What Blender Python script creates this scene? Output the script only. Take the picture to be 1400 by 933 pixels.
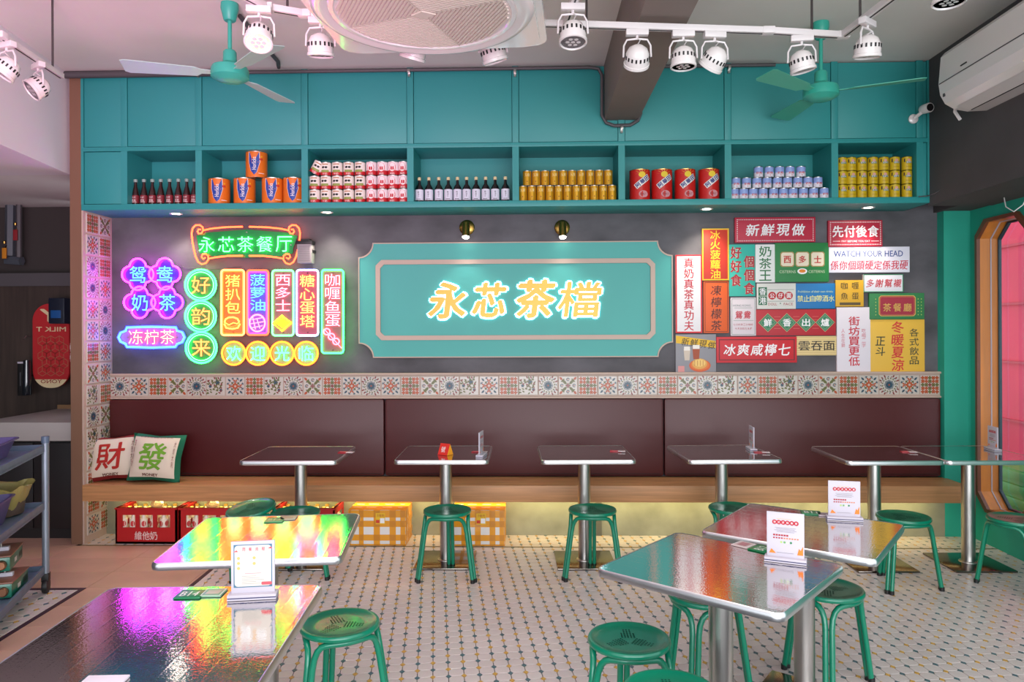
import bpy, bmesh, math, random
from mathutils import Vector, Matrix, Euler
R = math.radians
rnd = random.Random(7)
for _o in list(bpy.data.objects): bpy.data.objects.remove(_o)
SC = bpy.context.scene
COL = SC.collection
# ---------------------------------------------------------------- camera (level, tiny yaw and roll, vertical shift)
YAW, ROLL, F, HX, HY, EYE = 0.028, 0.0043, 1000.0, 700.0, 451.0, 1.6
cam_d = bpy.data.cameras.new('camera'); cam = bpy.data.objects.new('camera', cam_d); COL.objects.link(cam)
cam_d.sensor_fit = 'HORIZONTAL'; cam_d.sensor_width = 36; cam_d.lens = F/1400*36; cam_d.shift_y = -15.5/1400
cam_d.clip_start = .05; cam_d.clip_end = 100
cam.matrix_world = Matrix.Translation((0, 0, EYE)) @ Matrix.Rotation(math.atan(YAW), 4, 'Z') @ Matrix.Rotation(R(90), 4, 'X') @ Matrix.Rotation(-ROLL, 4, 'Z')
SC.camera = cam
# ---------------------------------------------------------------- daylight, exposure
W = bpy.data.worlds.new('world'); SC.world = W; W.use_nodes = True
bg = W.node_tree.nodes['Background']; bg.inputs[0].default_value = (.86, .93, 1, 1); bg.inputs[1].default_value = 1.9
SC.view_settings.view_transform = 'Standard'; SC.view_settings.look = 'None'; SC.view_settings.gamma = 1
SC.view_settings.use_curve_mapping = False; SC.view_settings.exposure = 0.0
def lamp(name, kind, loc, power, color=(1, 1, 1), aim=None, size=.1, sizey=None, spot=60, blend=.5):
    d = bpy.data.lights.new(name, kind); o = bpy.data.objects.new(name, d); COL.objects.link(o)
    d.energy = power; d.color = color; o.location = loc
    if kind == 'AREA':
        d.size = size
        if sizey: d.shape = 'RECTANGLE'; d.size_y = sizey
    elif kind == 'SPOT': d.spot_size = R(spot); d.spot_blend = blend; d.shadow_soft_size = size
    else: d.shadow_soft_size = size
    if aim is not None:
        o.rotation_euler = (Vector(aim)-Vector(loc)).to_track_quat('-Z', 'Y').to_euler()
    return o
# the shop front behind the camera, and the magenta shop-front neon at the left of it
lamp('shopfront_daylight', 'AREA', (0.9, -3.6, 1.0), 330, (.93, .96, 1), aim=(0.2, 4, 3.3), size=6.4, sizey=2.4)
lamp('dining_room_ceiling_light', 'AREA', (.4, .9, 3.4), 95, (1, .95, .9), aim=(.4, 1.5, 0), size=4.5, sizey=1.6)  # unseen overhead fill, added to brighten the floor
lamp('shopfront_neon', 'SPOT', (-1.2, .4, 1.2), 620, (1, .38, .66), aim=(-2.3, 4.0, 3.5), size=.9, spot=75, blend=1)

def ray(x, y):
    dx, dy = x-HX, y-HY
    u = (dx-ROLL*dy)/F; v = (dy+ROLL*dx)/F
    n = math.hypot(1, YAW); c, s = 1/n, YAW/n
    return Vector((u*c-s, u*s+c, -v))
def PY(x, y, Y):
    d = ray(x, y); return Vector((0, 0, EYE))+d*(Y/d.y)
def PZ(x, y, Z):
    d = ray(x, y); return Vector((0, 0, EYE))+d*((Z-EYE)/d.z)
def toc(p):   # room point -> photo position (used to choose which tiles show largest)
    n = math.hypot(1, YAW); c, s = 1/n, YAW/n
    xc, yc = p[0]*c+p[1]*s, -p[0]*s+p[1]*c
    return (HX+xc/yc*F, HY-(p[2]-EYE)/yc*F, yc)
# ---------------------------------------------------------------- materials
def lin(c):
    if isinstance(c, str):
        c = c.lstrip('#'); c = [int(c[i:i+2], 16)/255 for i in (0, 2, 4)]
        return tuple(x/12.92 if x <= .04045 else ((x+.055)/1.055)**2.4 for x in c)
    return tuple(c)
MATS = {}
def mat(name, col, rough=.5, metal=0, em=None, es=0, coat=0, noise=None, bump=None, spec=None, trans=0, ramp=None):
    """noise=(scale, amount, stretch) mottles the colour; bump=(scale, strength, stretch)"""
    if name in MATS: return MATS[name]
    m = bpy.data.materials.new(name); m.use_nodes = True; MATS[name] = m
    nt = m.node_tree; N = nt.nodes; L = nt.links; b = N['Principled BSDF']
    c = lin(col); b.inputs['Base Color'].default_value = (*c, 1)
    b.inputs['Roughness'].default_value = rough; b.inputs['Metallic'].default_value = metal
    if coat: b.inputs['Coat Weight'].default_value = coat; b.inputs['Coat Roughness'].default_value = .08
    if spec is not None: b.inputs['Specular IOR Level'].default_value = spec
    if trans: b.inputs['Transmission Weight'].default_value = trans
    if em: b.inputs['Emission Color'].default_value = (*lin(em), 1); b.inputs['Emission Strength'].default_value = es
    if noise or bump:
        tc = N.new('ShaderNodeTexCoord')
        def nz(scale, st, det=5):
            mp = N.new('ShaderNodeMapping'); L.new(tc.outputs['Object'], mp.inputs[0]); mp.inputs['Scale'].default_value = st
            n = N.new('ShaderNodeTexNoise'); n.inputs['Scale'].default_value = scale; n.inputs['Detail'].default_value = det
            L.new(mp.outputs[0], n.inputs['Vector']); return n
        if noise:
            sc, am, st = noise; n = nz(sc, st)
            r = N.new('ShaderNodeValToRGB'); L.new(n.outputs[0], r.inputs[0])
            r.color_ramp.elements[0].position = .3; r.color_ramp.elements[1].position = .7
            c2 = lin(ramp) if ramp else None
            r.color_ramp.elements[0].color = (*(c2 or [x*(1-am) for x in c]), 1)
            r.color_ramp.elements[1].color = (*[min(1, x*(1+(am if not ramp else 0))) for x in c], 1)
            L.new(r.outputs[0], b.inputs['Base Color'])
        if bump:
            sc, am, st = bump; n = nz(sc, st, 3)
            bp = N.new('ShaderNodeBump'); bp.inputs['Strength'].default_value = am; bp.inputs['Distance'].default_value = .002
            L.new(n.outputs[0], bp.inputs['Height']); L.new(bp.outputs[0], b.inputs['Normal'])
    return m
U3 = (1, 1, 1)
TEAL = mat('teal_paint', '#2b8c8b', .45)
TEALD = mat('teal_wall_paint', '#1f9c85', .6, noise=(2, .08, U3))
BOARD = mat('turquoise_board', '#42a29b', .5)
CONC = mat('polished_concrete', '#555257', .7, noise=(2.4, .42, (1, 1, 1.7)))
PLINTH = mat('plinth_concrete', '#8b8a78', .8, noise=(5, .2, U3))
DCONC = mat('dark_concrete', '#4b4648', .8, noise=(1.6, .18, U3))
BEAMM = mat('beam_concrete', '#85756f', .8, noise=(1.5, .12, U3))
CEIL = mat('ceiling_paint', '#dcd5d0', .85, noise=(1.3, .06, U3))
WHITE = mat('white_paint', '#dcd6d4', .6)
WPL = mat('white_plastic', '#e2dad8', .22, coat=.5)
WMET = mat('white_enamel', '#dcd4d4', .3)
TAN = mat('tan_laminate', '#7b5945', .5, noise=(4, .06, (1, 1, .1)))
BEIGE = mat('beige_trim', '#b9a193', .5)
WOOD = mat('oak_laminate', '#bb8659', .45, noise=(9, .2, (.25, 3, 6)))
DWOOD = mat('dark_wood', '#3a2e28', .6, noise=(6, .3, (4, 4, .3)))
LEATH = mat('maroon_leather', '#480f12', .42, bump=(160, .25, U3))
SEAM = mat('dark_seam', '#1c0a0c', .7)
STEEL = mat('brushed_steel', '#b9b6b2', .28, metal=1, bump=(90, .25, (3, 3, .05)))
ALU = mat('aluminium_edge', '#dcdcde', .32, metal=1)
BASEM = mat('polished_base_plate', '#7b736c', .16, metal=1)
BLACK = mat('black_plastic', '#141214', .5)
DGREY = mat('dark_grey_pipe', '#4e4a4d', .55)
GROUT = mat('dark_grout', '#2c2629', .9)
GREEN = mat('green_enamel', '#007a5c', .28, coat=.25, noise=(3, .1, U3))
GREEND = mat('dark_hole', '#08352c', .7)
BRASS = mat('brass', '#a98544', .25, metal=1)
GOLD = mat('gold_face', '#e0983c', .35, metal=.3, em='#ffa030', es=.12)
SIGNWHITE = mat('sign_white', '#beb8c4', .6)
def flat(c, rough=.55): return mat('print_'+c.strip('#').lower(), c, rough)
def tabletop():
    m = bpy.data.materials.new('embossed_steel_top'); m.use_nodes = True; nt = m.node_tree; N = nt.nodes; L = nt.links; b = N['Principled BSDF']
    b.inputs['Base Color'].default_value = (.62, .59, .58, 1); b.inputs['Metallic'].default_value = 1; b.inputs['Roughness'].default_value = .045
    tc = N.new('ShaderNodeTexCoord')
    n = N.new('ShaderNodeTexNoise'); n.inputs['Scale'].default_value = 150; n.inputs['Detail'].default_value = 2; L.new(tc.outputs['Object'], n.inputs['Vector'])
    w = N.new('ShaderNodeTexWave'); w.bands_direction = 'X'; w.inputs['Scale'].default_value = 5.2; w.inputs['Distortion'].default_value = .3; L.new(tc.outputs['Object'], w.inputs['Vector'])
    p = N.new('ShaderNodeMath'); p.operation = 'POWER'; L.new(w.outputs['Fac'], p.inputs[0]); p.inputs[1].default_value = 40
    a = N.new('ShaderNodeMath'); a.operation = 'MULTIPLY_ADD'; L.new(p.outputs[0], a.inputs[0]); a.inputs[1].default_value = .35; L.new(n.outputs[0], a.inputs[2])
    bp = N.new('ShaderNodeBump'); bp.inputs['Strength'].default_value = .5; bp.inputs['Distance'].default_value = .0004
    L.new(a.outputs[0], bp.inputs['Height']); L.new(bp.outputs[0], b.inputs['Normal']); return m
TOP = tabletop()
def neon(c, s=9): return mat('neon_%d_%d_%d' % tuple(x*1000 for x in c), '#0a0a0a', .5, em=c, es=s)
# ---------------------------------------------------------------- mesh builder
class MB:
    def __init__(s): s.v = []; s.f = []; s.mi = []; s.ms = []; s.sm = []; s.T = None
    def m(s, mt):
        if mt not in s.ms: s.ms.append(mt)
        return s.ms.index(mt)
    def add(s, vs, fs, mt, smooth=False):
        b = len(s.v)
        if s.T is not None: vs = [s.T @ Vector(v) for v in vs]
        s.v += [tuple(v) for v in vs]; k = s.m(mt)
        for f in fs: s.f.append([b+i for i in f]); s.mi.append(k); s.sm.append(smooth)
        return s
    def box(s, a, b, mt, bev=0):
        x0, y0, z0 = [min(p, q) for p, q in zip(a, b)]; x1, y1, z1 = [max(p, q) for p, q in zip(a, b)]
        if bev:
            bm = bmesh.new(); bmesh.ops.create_cube(bm, size=1)
            for v in bm.verts: v.co = Vector((x0+(v.co.x+.5)*(x1-x0), y0+(v.co.y+.5)*(y1-y0), z0+(v.co.z+.5)*(z1-z0)))
            bmesh.ops.bevel(bm, geom=bm.edges[:], offset=bev, segments=2, affect='EDGES', profile=.6)
            bm.verts.index_update(); vs = [v.co.copy() for v in bm.verts]; fs = [[v.index for v in f.verts] for f in bm.faces]; bm.free()
            return s.add(vs, fs, mt, True)
        vs = [(x, y, z) for x in (x0, x1) for y in (y0, y1) for z in (z0, z1)]
        return s.add(vs, [(0, 1, 3, 2), (4, 6, 7, 5), (0, 4, 5, 1), (2, 3, 7, 6), (0, 2, 6, 4), (1, 5, 7, 3)], mt)
    def prism(s, poly, c0, c1, mt, fr='v'):
        """poly in (a,b); fr 'v': wall frame a->x, b->z, c->-y (c towards the viewer); 'h': a->x, b->y, c->z"""
        g = (lambda a, b, c: (a, -c, b)) if fr == 'v' else (lambda a, b, c: (a, b, c))
        n = len(poly); vs = [g(a, b, c0) for a, b in poly]+[g(a, b, c1) for a, b in poly]
        fs = [list(range(n))[::-1], list(range(n, 2*n))]+[[i, (i+1) % n, n+(i+1) % n, n+i] for i in range(n)]
        return s.add(vs, fs, mt)
    def flat(s, poly, c, mt, fr='v'):
        g = (lambda a, b, c: (a, -c, b)) if fr == 'v' else (lambda a, b, c: (a, b, c))
        return s.add([g(a, b, c) for a, b in poly], [list(range(len(poly)))], mt)
    def rect(s, x0, y0, x1, y1, c, mt, fr='v'): return s.flat([(x0, y0), (x1, y0), (x1, y1), (x0, y1)], c, mt, fr)
    def frame(s, x0, y0, x1, y1, w, c0, c1, mt, fr='v'):
        for r in ((x0, y0, x1, y0+w), (x0, y1-w, x1, y1), (x0, y0+w, x0+w, y1-w), (x1-w, y0+w, x1, y1-w)):
            s.prism([(r[0], r[1]), (r[2], r[1]), (r[2], r[3]), (r[0], r[3])], c0, c1, mt, fr)
        return s
    def lathe(s, prof, mt, n=24, c=(0, 0, 0), smooth=True):
        """prof [(r,z)...] about z"""
        vs = []; fs = []
        for r, z in prof:
            for i in range(n):
                a = 2*math.pi*i/n; vs.append((c[0]+r*math.cos(a), c[1]+r*math.sin(a), c[2]+z))
        for j in range(len(prof)-1):
            for i in range(n):
                k = (i+1) % n; fs.append([j*n+i, j*n+k, (j+1)*n+k, (j+1)*n+i])
        if prof[0][0] > 1e-5: fs.append(list(range(n))[::-1])
        if prof[-1][0] > 1e-5: fs.append([(len(prof)-1)*n+i for i in range(n)])
        return s.add(vs, fs, mt, smooth)
    def tube(s, pts, r, mt, n=8, closed=False):
        pts = [Vector(p) for p in pts]; N = len(pts); vs = []; fs = []
        up = None
        for i, p in enumerate(pts):
            if closed: d = pts[(i+1) % N]-pts[i-1]
            else: d = pts[min(i+1, N-1)]-pts[max(i-1, 0)]
            d.normalize()
            if up is None: up = Vector((0, 0, 1)) if abs(d.z) < .9 else Vector((1, 0, 0))
            a = d.cross(up)
            if a.length < 1e-4: a = d.orthogonal()
            a.normalize(); b = a.cross(d).normalized(); up = b
            for k in range(n):
                t = 2*math.pi*k/n; vs.append(p+a*(r*math.cos(t))+b*(r*math.sin(t)))
        for i in range(N if closed else N-1):
            j = (i+1) % N
            for k in range(n):
                l = (k+1) % n; fs.append([i*n+k, i*n+l, j*n+l, j*n+k])
        if not closed: fs.append(list(range(n))[::-1]); fs.append([(N-1)*n+k for k in range(n)])
        return s.add(vs, fs, mt, True)
    def text(s, t, box, c, mt, fr='v', bold=0, ext=0, warp=None, keep=False, shear=0, rot=0):
        x0, y0, x1, y1 = box
        if bold:
            e = bold*.62*min((x1-x0)/max(.6*len(t), 1), y1-y0); k = 0
            for dx, dy in ((1, 0), (-1, 0), (0, .8), (0, -.8), (.7, .6), (-.7, -.6)):
                s.text(t, (x0+e*(1+dx), y0+e*(1+dy), x1-e*(1-dx), y1-e*(1-dy)), c+k*.00001, mt, fr, 0, ext, warp, keep, shear, rot); k += 1
            return s
        vs, fs, bw, bh = glyphs(t, bold, ext)
        w, h = x1-x0, y1-y0; sx, sy = w/bw, h/bh
        if keep: sx = sy = min(sx, sy)
        cx, cy = (x0+x1)/2, (y0+y1)/2
        g = (lambda a, b, c: (a, -c, b)) if fr == 'v' else (lambda a, b, c: (a, b, c))
        ou = []; cr, sr = math.cos(rot), math.sin(rot)
        for x, y, z in vs:
            px, py = (x-bw/2)*sx, (y-bh/2)*sy; px += shear*py
            a, b2 = cx+px*cr-py*sr, cy+px*sr+py*cr
            cc = c+z if ext else c
            ou.append(warp(a, b2, cc) if warp else g(a, b2, cc))
        return s.add(ou, fs, mt)
    def vtext(s, t, box, c, mt, gap=.12, **k):
        x0, y0, x1, y1 = box; n = len(t); h = (y1-y0)/n
        for i, ch in enumerate(t): s.text(ch, (x0, y1-(i+1)*h+h*gap/2, x1, y1-i*h-h*gap/2), c, mt, **k)
        return s
    def htext(s, t, box, c, mt, gap=.12, **k):
        x0, y0, x1, y1 = box; n = len(t); w = (x1-x0)/n
        for i, ch in enumerate(t): s.text(ch, (x0+i*w+w*gap/2, y0, x0+(i+1)*w-w*gap/2, y1), c, mt, **k)
        return s
    def mesh(s, name):
        me = bpy.data.meshes.new(name); me.from_pydata(s.v, [], s.f); me.update()
        for m_ in s.ms: me.materials.append(m_)
        me.polygons.foreach_set('material_index', s.mi); me.polygons.foreach_set('use_smooth', s.sm)
        if any(s.sm) :
            bm = bmesh.new(); bm.from_mesh(me); bmesh.ops.recalc_face_normals(bm, faces=bm.faces[:])
            for e in bm.edges:
                if len(e.link_faces) == 2 and e.calc_face_angle(0) > .75: e.smooth = False
            bm.to_mesh(me); bm.free()
        return me
    def build(s, name, parent=None, loc=None, rot=None, **tags):
        return obj(name, s.mesh(name), parent, loc, rot, **tags)
def obj(name, me, parent=None, loc=None, rot=None, **tags):
    o = bpy.data.objects.new(name, me); COL.objects.link(o)
    if parent is not None: o.parent = parent
    if loc is not None: o.location = loc
    if rot is not None: o.rotation_euler = rot
    for k, v in tags.items(): o[k] = v
    return o
def thing(name, label, cat, loc=(0, 0, 0), rot=(0, 0, 0), group=None):
    o = obj(name, None, None, loc, rot, label=label, category=cat)
    if group: o['group'] = group
    return o
def dup(src, parent=None):
    c = src.copy(); COL.objects.link(c)
    if parent is not None: c.parent = parent
    for ch in [k for k in KIDS.get(src.name, [])]: dup(ch, c)
    return c
KIDS = {}
def index(root):
    kids = [o for o in bpy.data.objects if o.parent == root]
    KIDS[root.name] = kids
    for k in kids: index(k)
def place(proto, first, loc, rot, label, group=None):
    """first: use the prototype itself; otherwise a copy of it and of its parts"""
    o = proto if first else dup(proto)
    o.location = loc; o.rotation_euler = rot; o['label'] = label
    if group: o['group'] = group
    return o
GC = {}
def glyphs(t, bold=0, ext=0):
    k = (t, bold, ext)
    if k in GC: return GC[k]
    cu = bpy.data.curves.new('lettering', 'FONT'); cu.body = t; cu.size = 1; cu.resolution_u = 2; cu.offset = bold
    cu.extrude = ext
    cu.fill_mode = 'FRONT' if not ext else 'BOTH'
    o = bpy.data.objects.new('lettering', cu); COL.objects.link(o)
    me = bpy.data.meshes.new_from_object(o)
    vs = [tuple(v.co) for v in me.vertices]; fs = [list(p.vertices) for p in me.polygons]
    bpy.data.objects.remove(o); bpy.data.curves.remove(cu); bpy.data.meshes.remove(me)
    if not vs: vs = [(0, 0, 0), (1, 0, 0), (1, 1, 0)]; fs = []
    x0 = min(v[0] for v in vs); y0 = min(v[1] for v in vs); x1 = max(v[0] for v in vs); y1 = max(v[1] for v in vs)
    vs = [(x-x0, y-y0, z) for x, y, z in vs]
    # keep thin glyphs like the horizontal stroke from being stretched
    GC[k] = (vs, fs, max(x1-x0, .25), max(y1-y0, .25)); return GC[k]
def circ(cx, cy, r, n=20, a0=0, a1=2*math.pi, ry=None):
    full = abs(a1-a0-2*math.pi) < 1e-6
    return [(cx+r*math.cos(a0+(a1-a0)*i/(n if full else n-1)), cy+(ry or r)*math.sin(a0+(a1-a0)*i/(n if full else n-1))) for i in range(n)]
def rrect(x0, y0, x1, y1, r, n=5):
    p = []
    for cx, cy, a in ((x1-r, y0+r, -90), (x1-r, y1-r, 0), (x0+r, y1-r, 90), (x0+r, y0+r, 180)):
        p += [(cx+r*math.cos(R(a+90*i/(n-1))), cy+r*math.sin(R(a+90*i/(n-1)))) for i in range(n)]
    return p
ORD = ['first', 'second', 'third', 'fourth', 'fifth', 'sixth', 'seventh', 'eighth', 'ninth', 'tenth', 'eleventh', 'twelfth']
def clip(poly, planes):
    for (nx, ny, d) in planes:      # keep nx*x+ny*y <= d
        out = []
        for i in range(len(poly)):
            p, q = poly[i], poly[(i+1) % len(poly)]; a = nx*p[0]+ny*p[1]-d; b = nx*q[0]+ny*q[1]-d
            if a <= 0: out.append(p)
            if (a < 0 < b) or (b < 0 < a):
                t = a/(a-b); out.append((p[0]+(q[0]-p[0])*t, p[1]+(q[1]-p[1])*t))
        poly = out
        if len(poly) < 3: return []
    return poly
# ================================================================= THE SETTING
YC, YW, YB, YP = 5.40, 5.78, 5.72, 5.69        # cabinet front, back wall, backrest face, plinth
XL, XR, XRW, ZC, ZS = -3.385, 3.15, 3.35, 3.55, 2.51
def struct(m, name, parent=None): return m.build(name, parent, kind='structure') if parent is None else m.build(name, parent)
S = lambda: MB()
m = S(); m.box((-5.6, -1.5, -.1), (3.6, 7, -.008), GROUT); floor = struct(m, 'floor')
m = S(); m.box((-5.6, -1.5, ZC), (3.6, 7, ZC+.1), CEIL); ceiling = struct(m, 'ceiling')
m = S(); m.box((XL-.085, YW, 0), (XRW+.25, YW+.1, ZC), CONC); struct(m, 'wall_back')
m = S(); m.box((XR, YP, 0), (XRW+.001, YW+.01, ZS), TEALD); struct(m, 'wall_corner_pier')
m = S(); m.box((XL, YP, 0), (XR, YW+.01, .325), PLINTH)
for px in (1022, 818, 655): x = PY(px, 720, YP)[0]; m.box((x-.02, YP-.012, 0), (x+.025, YP, .325), mat('plinth_post', '#5d5c53', .8))
struct(m, 'bench_plinth')
# left: board, bulkhead wall, low corridor ceiling, corridor walls
m = S(); m.box((XL-.085, YC, 0), (XL, YW+.05, ZC), TAN); struct(m, 'trim_1')
m = S(); m.box((XL, YC+.004, 0), (XL+.012, YW, ZS), BEIGE); nook = struct(m, 'wall_nook_side')
m = S(); m.prism([(-3.50, 5.45), (-3.20, 3.4), (-3.0, -1.5), (-5.6, -1.5), (-5.6, 5.45)], 2.79, ZC, mat('bulkhead_paint', '#e0d8dc', .8), 'h'); struct(m, 'wall_left_bulkhead')
m = S(); m.box((-5.6, 5.45, 2.79), (XL-.085, 6.9, ZC), CEIL)
for k in range(3):
    m.frame(-4.35+k*.04, 4.75+k*.03, -3.85-k*.04, 5.15-k*.03, .012, 2.783, 2.79, DGREY, 'h')
struct(m, 'ceiling_corridor')
m = S(); m.box((-4.15, 6.5, 0), (XL, 6.6, 2.79), DCONC); struct(m, 'wall_corridor')
m = S(); m.box((-5.6, 6.85, 0), (-4.0, 6.95, 2.79), mat('service_wall', '#3a3432', .8)); m.box((-5.6, -1.5, 0), (-5.5, 6.9, 2.79), DCONC); struct(m, 'wall_left')
m = S(); m.box((-5.5, 6.62, 0), (-4.17, 6.8, 2.02), DWOOD); m.box((-5.5, 6.6, 2.02), (-4.17, 6.8, 2.14), DGREY); struct(m, 'door_1')
# right wall with the window opening, upper beam
wy0, wy1, wz0, wz1, ch = 5.03, 5.575, .26, 2.38, .11
m = S()
m.box((XRW, 2.2, 0), (XRW+.16, wy0, ZC), TEALD); m.box((XRW, wy1, 0), (XRW+.16, YW+.1, ZC), TEALD)
m.box((XRW, wy0, 0), (XRW+.16, wy1, wz0), TEALD); m.box((XRW, wy0, wz1), (XRW+.16, wy1, ZC), TEALD)
for y, dy in ((wy0, 1), (wy1, -1)):
    for z, dz in ((wz0, 1), (wz1, -1)):
        t = [(y, z), (y+dy*ch, z), (y, z+dz*ch)]
        m.add([(XRW, a, b) for a, b in t]+[(XRW+.16, a, b) for a, b in t], [(0, 1, 2), (3, 5, 4), (0, 3, 4, 1), (1, 4, 5, 2), (2, 5, 3, 0)], TEALD)
struct(m, 'wall_right')
m = S(); m.box((2.89, 1.5, ZS-.02), (XRW+.3, YC+.02, ZC), DCONC); m.box((XR-.03, YC-.02, ZS-.015), (XRW+.2, YW, ZC), DCONC); struct(m, 'trim_2')
octo = [(wy0+ch, wz0), (wy1-ch, wz0), (wy1, wz0+ch), (wy1, wz1-ch), (wy1-ch, wz1), (wy0+ch, wz1), (wy0, wz1-ch), (wy0, wz0+ch)]
def ring(m, x0, x1, win, mt):
    cy, cz = (wy0+wy1)/2, (wz0+wz1)/2
    def off(d): return [(y+(-d if y > cy else d), z+(-d if z > cz else d)) for y, z in octo]
    a, b = off(win[0]), off(win[1]); n = 8; vs = []
    for q, x in ((a, x0), (a, x1), (b, x0), (b, x1)): vs += [(x, p[0], p[1]) for p in q]
    fs = []
    for i in range(n):
        j = (i+1) % n; fs += [[i, j, n+j, n+i], [2*n+i, 3*n+i, 3*n+j, 2*n+j], [i, 2*n+i, 2*n+j, j], [n+i, n+j, 3*n+j, 3*n+i]]
    m.add(vs, fs, mt)
AMB = mat('amber_wood_jamb', '#d07f2c', .35, coat=.3, noise=(6, .15, (3, 3, .3)))
win = obj('window_1', None, kind='structure')
m = S(); ring(m, XRW-.025, XRW, (-.02, .006), mat('brown_wood_frame', '#6a3418', .35, coat=.3)); m.build('outer_frame', win)
m = S(); ring(m, XRW, XRW+.16, (-.002, .004), AMB); ring(m, XRW+.075, XRW+.083, (.004, .009), SIGNWHITE); m.build('jamb_lining', win)
m = S(); ring(m, XRW+.13, XRW+.155, (.004, .016), mat('dark_blue_frame', '#24424f', .4)); m.build('glazing_frame', win)
GL = mat('window_glass', '#f4f8f8', .02, trans=1); m = S(); m.box((XRW+.140, wy0+.012, wz0+.012), (XRW+.145, wy1-.012, wz1-.012), GL); m.build('pane', win)
# outside
m = S(); m.box((3.6, 2, -.1), (8, 16, -.02), mat('street_paving', '#8c8a88', .9)); struct(m, 'ground_outside')
t = thing('street_facade', 'pink red painted wall across the alley outside the window', 'wall', (5.2, 9.3, 0))
m = S(); m.box((-.1, -4, 0), (.1, 5, 4.5), mat('pink_red_render', '#e02a58', .6, noise=(1.2, .12, U3))); m.build('render_wall', t)
m = S()
for k in range(6): m.box((-.13, -4, .6+k*.62), (-.1, 5, .625+k*.62), mat('red_rail', '#c01f48', .5))
m.build('cladding_joint', t)
t = thing('street_post', 'white post standing outside the window against the pink wall', 'post', (4.02, 6.6, 0))
m = S(); m.box((-.03, -.05, 0), (.03, .05, 3.2), SIGNWHITE, .01); m.box((-.06, -.08, 0), (.06, .08, .05), SIGNWHITE); m.build('shaft', t)
t = thing('street_crate', 'green plastic crate outside at the foot of the pink wall', 'crate', (4.45, 6.75, -.02))
m = S(); g = mat('bright_green_plastic', '#3d9a48', .5)
for k in range(3): m.box((-.2, -.3, .03+.12*k), (.2, .3, .11+.12*k), g, .01)
m.box((-.17, -.27, 0), (.17, .27, .36), g); m.build('slatted_box', t)
# ---------------------------------------------------------------- FLOOR TILES
OCT = mat('octagon_tile', '#d6cac9', .3, coat=.25, noise=(2.5, .06, U3)); DB = mat('blue_dot_tile', '#4f6f78', .3, coat=.2); DY = mat('yellow_dot_tile', '#d2a44e', .3, coat=.2)
SLAB = mat('beige_floor_slab', '#c59d8a', .38, coat=.15, noise=(3, .1, U3)); PURP = mat('dark_purple_border', '#3d2630', .5)
PH = .072; CUT = .0125; CUY = .017
ang = math.atan2(728-594, 1000)      # pattern turned against the wall
def axes(a): return Vector((math.cos(a), math.sin(a))), Vector((-math.sin(a), math.cos(a)))
E1, E2 = axes(ang); O = PZ(608.5, 805, 0).xy
def hp(p, q, inside):   # half plane through p,q keeping the side of 'inside'
    nx, ny = q.y-p.y, -(q.x-p.x); d = nx*p.x+ny*p.y
    if nx*inside.x+ny*inside.y > d: nx, ny, d = -nx, -ny, -d
    return (nx, ny, d)
b0, b1 = PZ(265.4, 800.7, 0).xy, PZ(300, 768, 0).xy
BDIR = (PZ(655, 480, 0).xy-b0).normalized(); b1 = b0+BDIR
main_left = hp(b0, b1, Vector((1, 3))); beige_right = hp(b0, b1, Vector((-3, 4)))
thr = (0, 1, YC-.03); thr2 = (0, -1, -(YC-.01))
REG = [[main_left, (1, 0, XRW), (0, 1, YC-.02)], [(-1, 0, -XL-.0), (1, 0, XRW), thr2, (0, 1, YP)]]
cu, cv = CUT/PH, CUY/PH
octp = [(-.5, -.5+cv), (-.5+cu, -.5), (.5-cu, -.5), (.5, -.5+cv), (.5, .5-cv), (.5-cu, .5), (-.5+cu, .5), (-.5, .5-cv)]
def shr(poly, g):
    cx = sum(p[0] for p in poly)/len(poly); cy = sum(p[1] for p in poly)/len(poly)
    return [(cx+(p[0]-cx)*(1-g), cy+(p[1]-cy)*(1-g)) for p in poly]
def tilemesh(name, poly, mt, h=0.0):
    m = MB(); n = len(poly); ins = shr(poly, .05)
    m.add([(x, y, h) for x, y in ins]+[(x, y, h-.0012) for x, y in poly]+[(x, y, h-.008) for x, y in poly],
          [list(range(n))]+[[i, n+i, n+(i+1) % n, (i+1) % n] for i in range(n)]+[[n+i, 2*n+i, 2*n+(i+1) % n, n+(i+1) % n] for i in range(n)], mt)
    return m
def lattice(pit, E1, E2, O, rng, regs, xr):
    out = []
    for i in range(*rng[0]):
        for j in range(*rng[1]):
            for kind in (0, 1):
                c = O+E1*(pit*(i+(0 if kind else .5)))+E2*(pit*(j+(0 if kind else .5)))
                if not (xr[0] < c.x < xr[1] and xr[2] < c.y < xr[3]): continue
                if kind == 0: q = [(c.x+E1.x*a*pit*.955+E2.x*b*pit*.955, c.y+E1.y*a*pit*.955+E2.y*b*pit*.955) for a, b in octp]
                else:
                    h = cu*pit*.95; g = cv*pit*.95; q = [(c.x+E1.x*a+E2.x*b, c.y+E1.y*a+E2.y*b) for a, b in ((h, 0), (0, g), (-h, 0), (0, -g))]
                for pl in regs:
                    w = clip(q, pl)
                    if len(w) >= 3: out.append((kind if kind == 0 else 1+((i+j) % 2), c, w, len(w) == len(q) and all(abs(a[0]-b[0])+abs(a[1]-b[1]) < 1e-7 for a, b in zip(w, q))))
    return out
tl = lattice(PH, E1, E2, O, ((-60, 70), (-50, 50)), REG, (-3.5, 3.45, 2.2, 5.75))
def vis(c):
    x, y, s = toc((c.x, c.y, 0)); return 0 < x < 1400 and y < 960 and s > 0
om = tilemesh('t', [(a*PH*.955, b*PH*.955) for a, b in octp], OCT).mesh('octagon_tile')
h = CUT*.95; g = CUY*.95; dq = [(h, 0), (0, g), (-h, 0), (0, -g)]
dm = [tilemesh('t', dq, DB).mesh('dot_tile'), tilemesh('t', dq, DY).mesh('dot_tile')]
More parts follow.
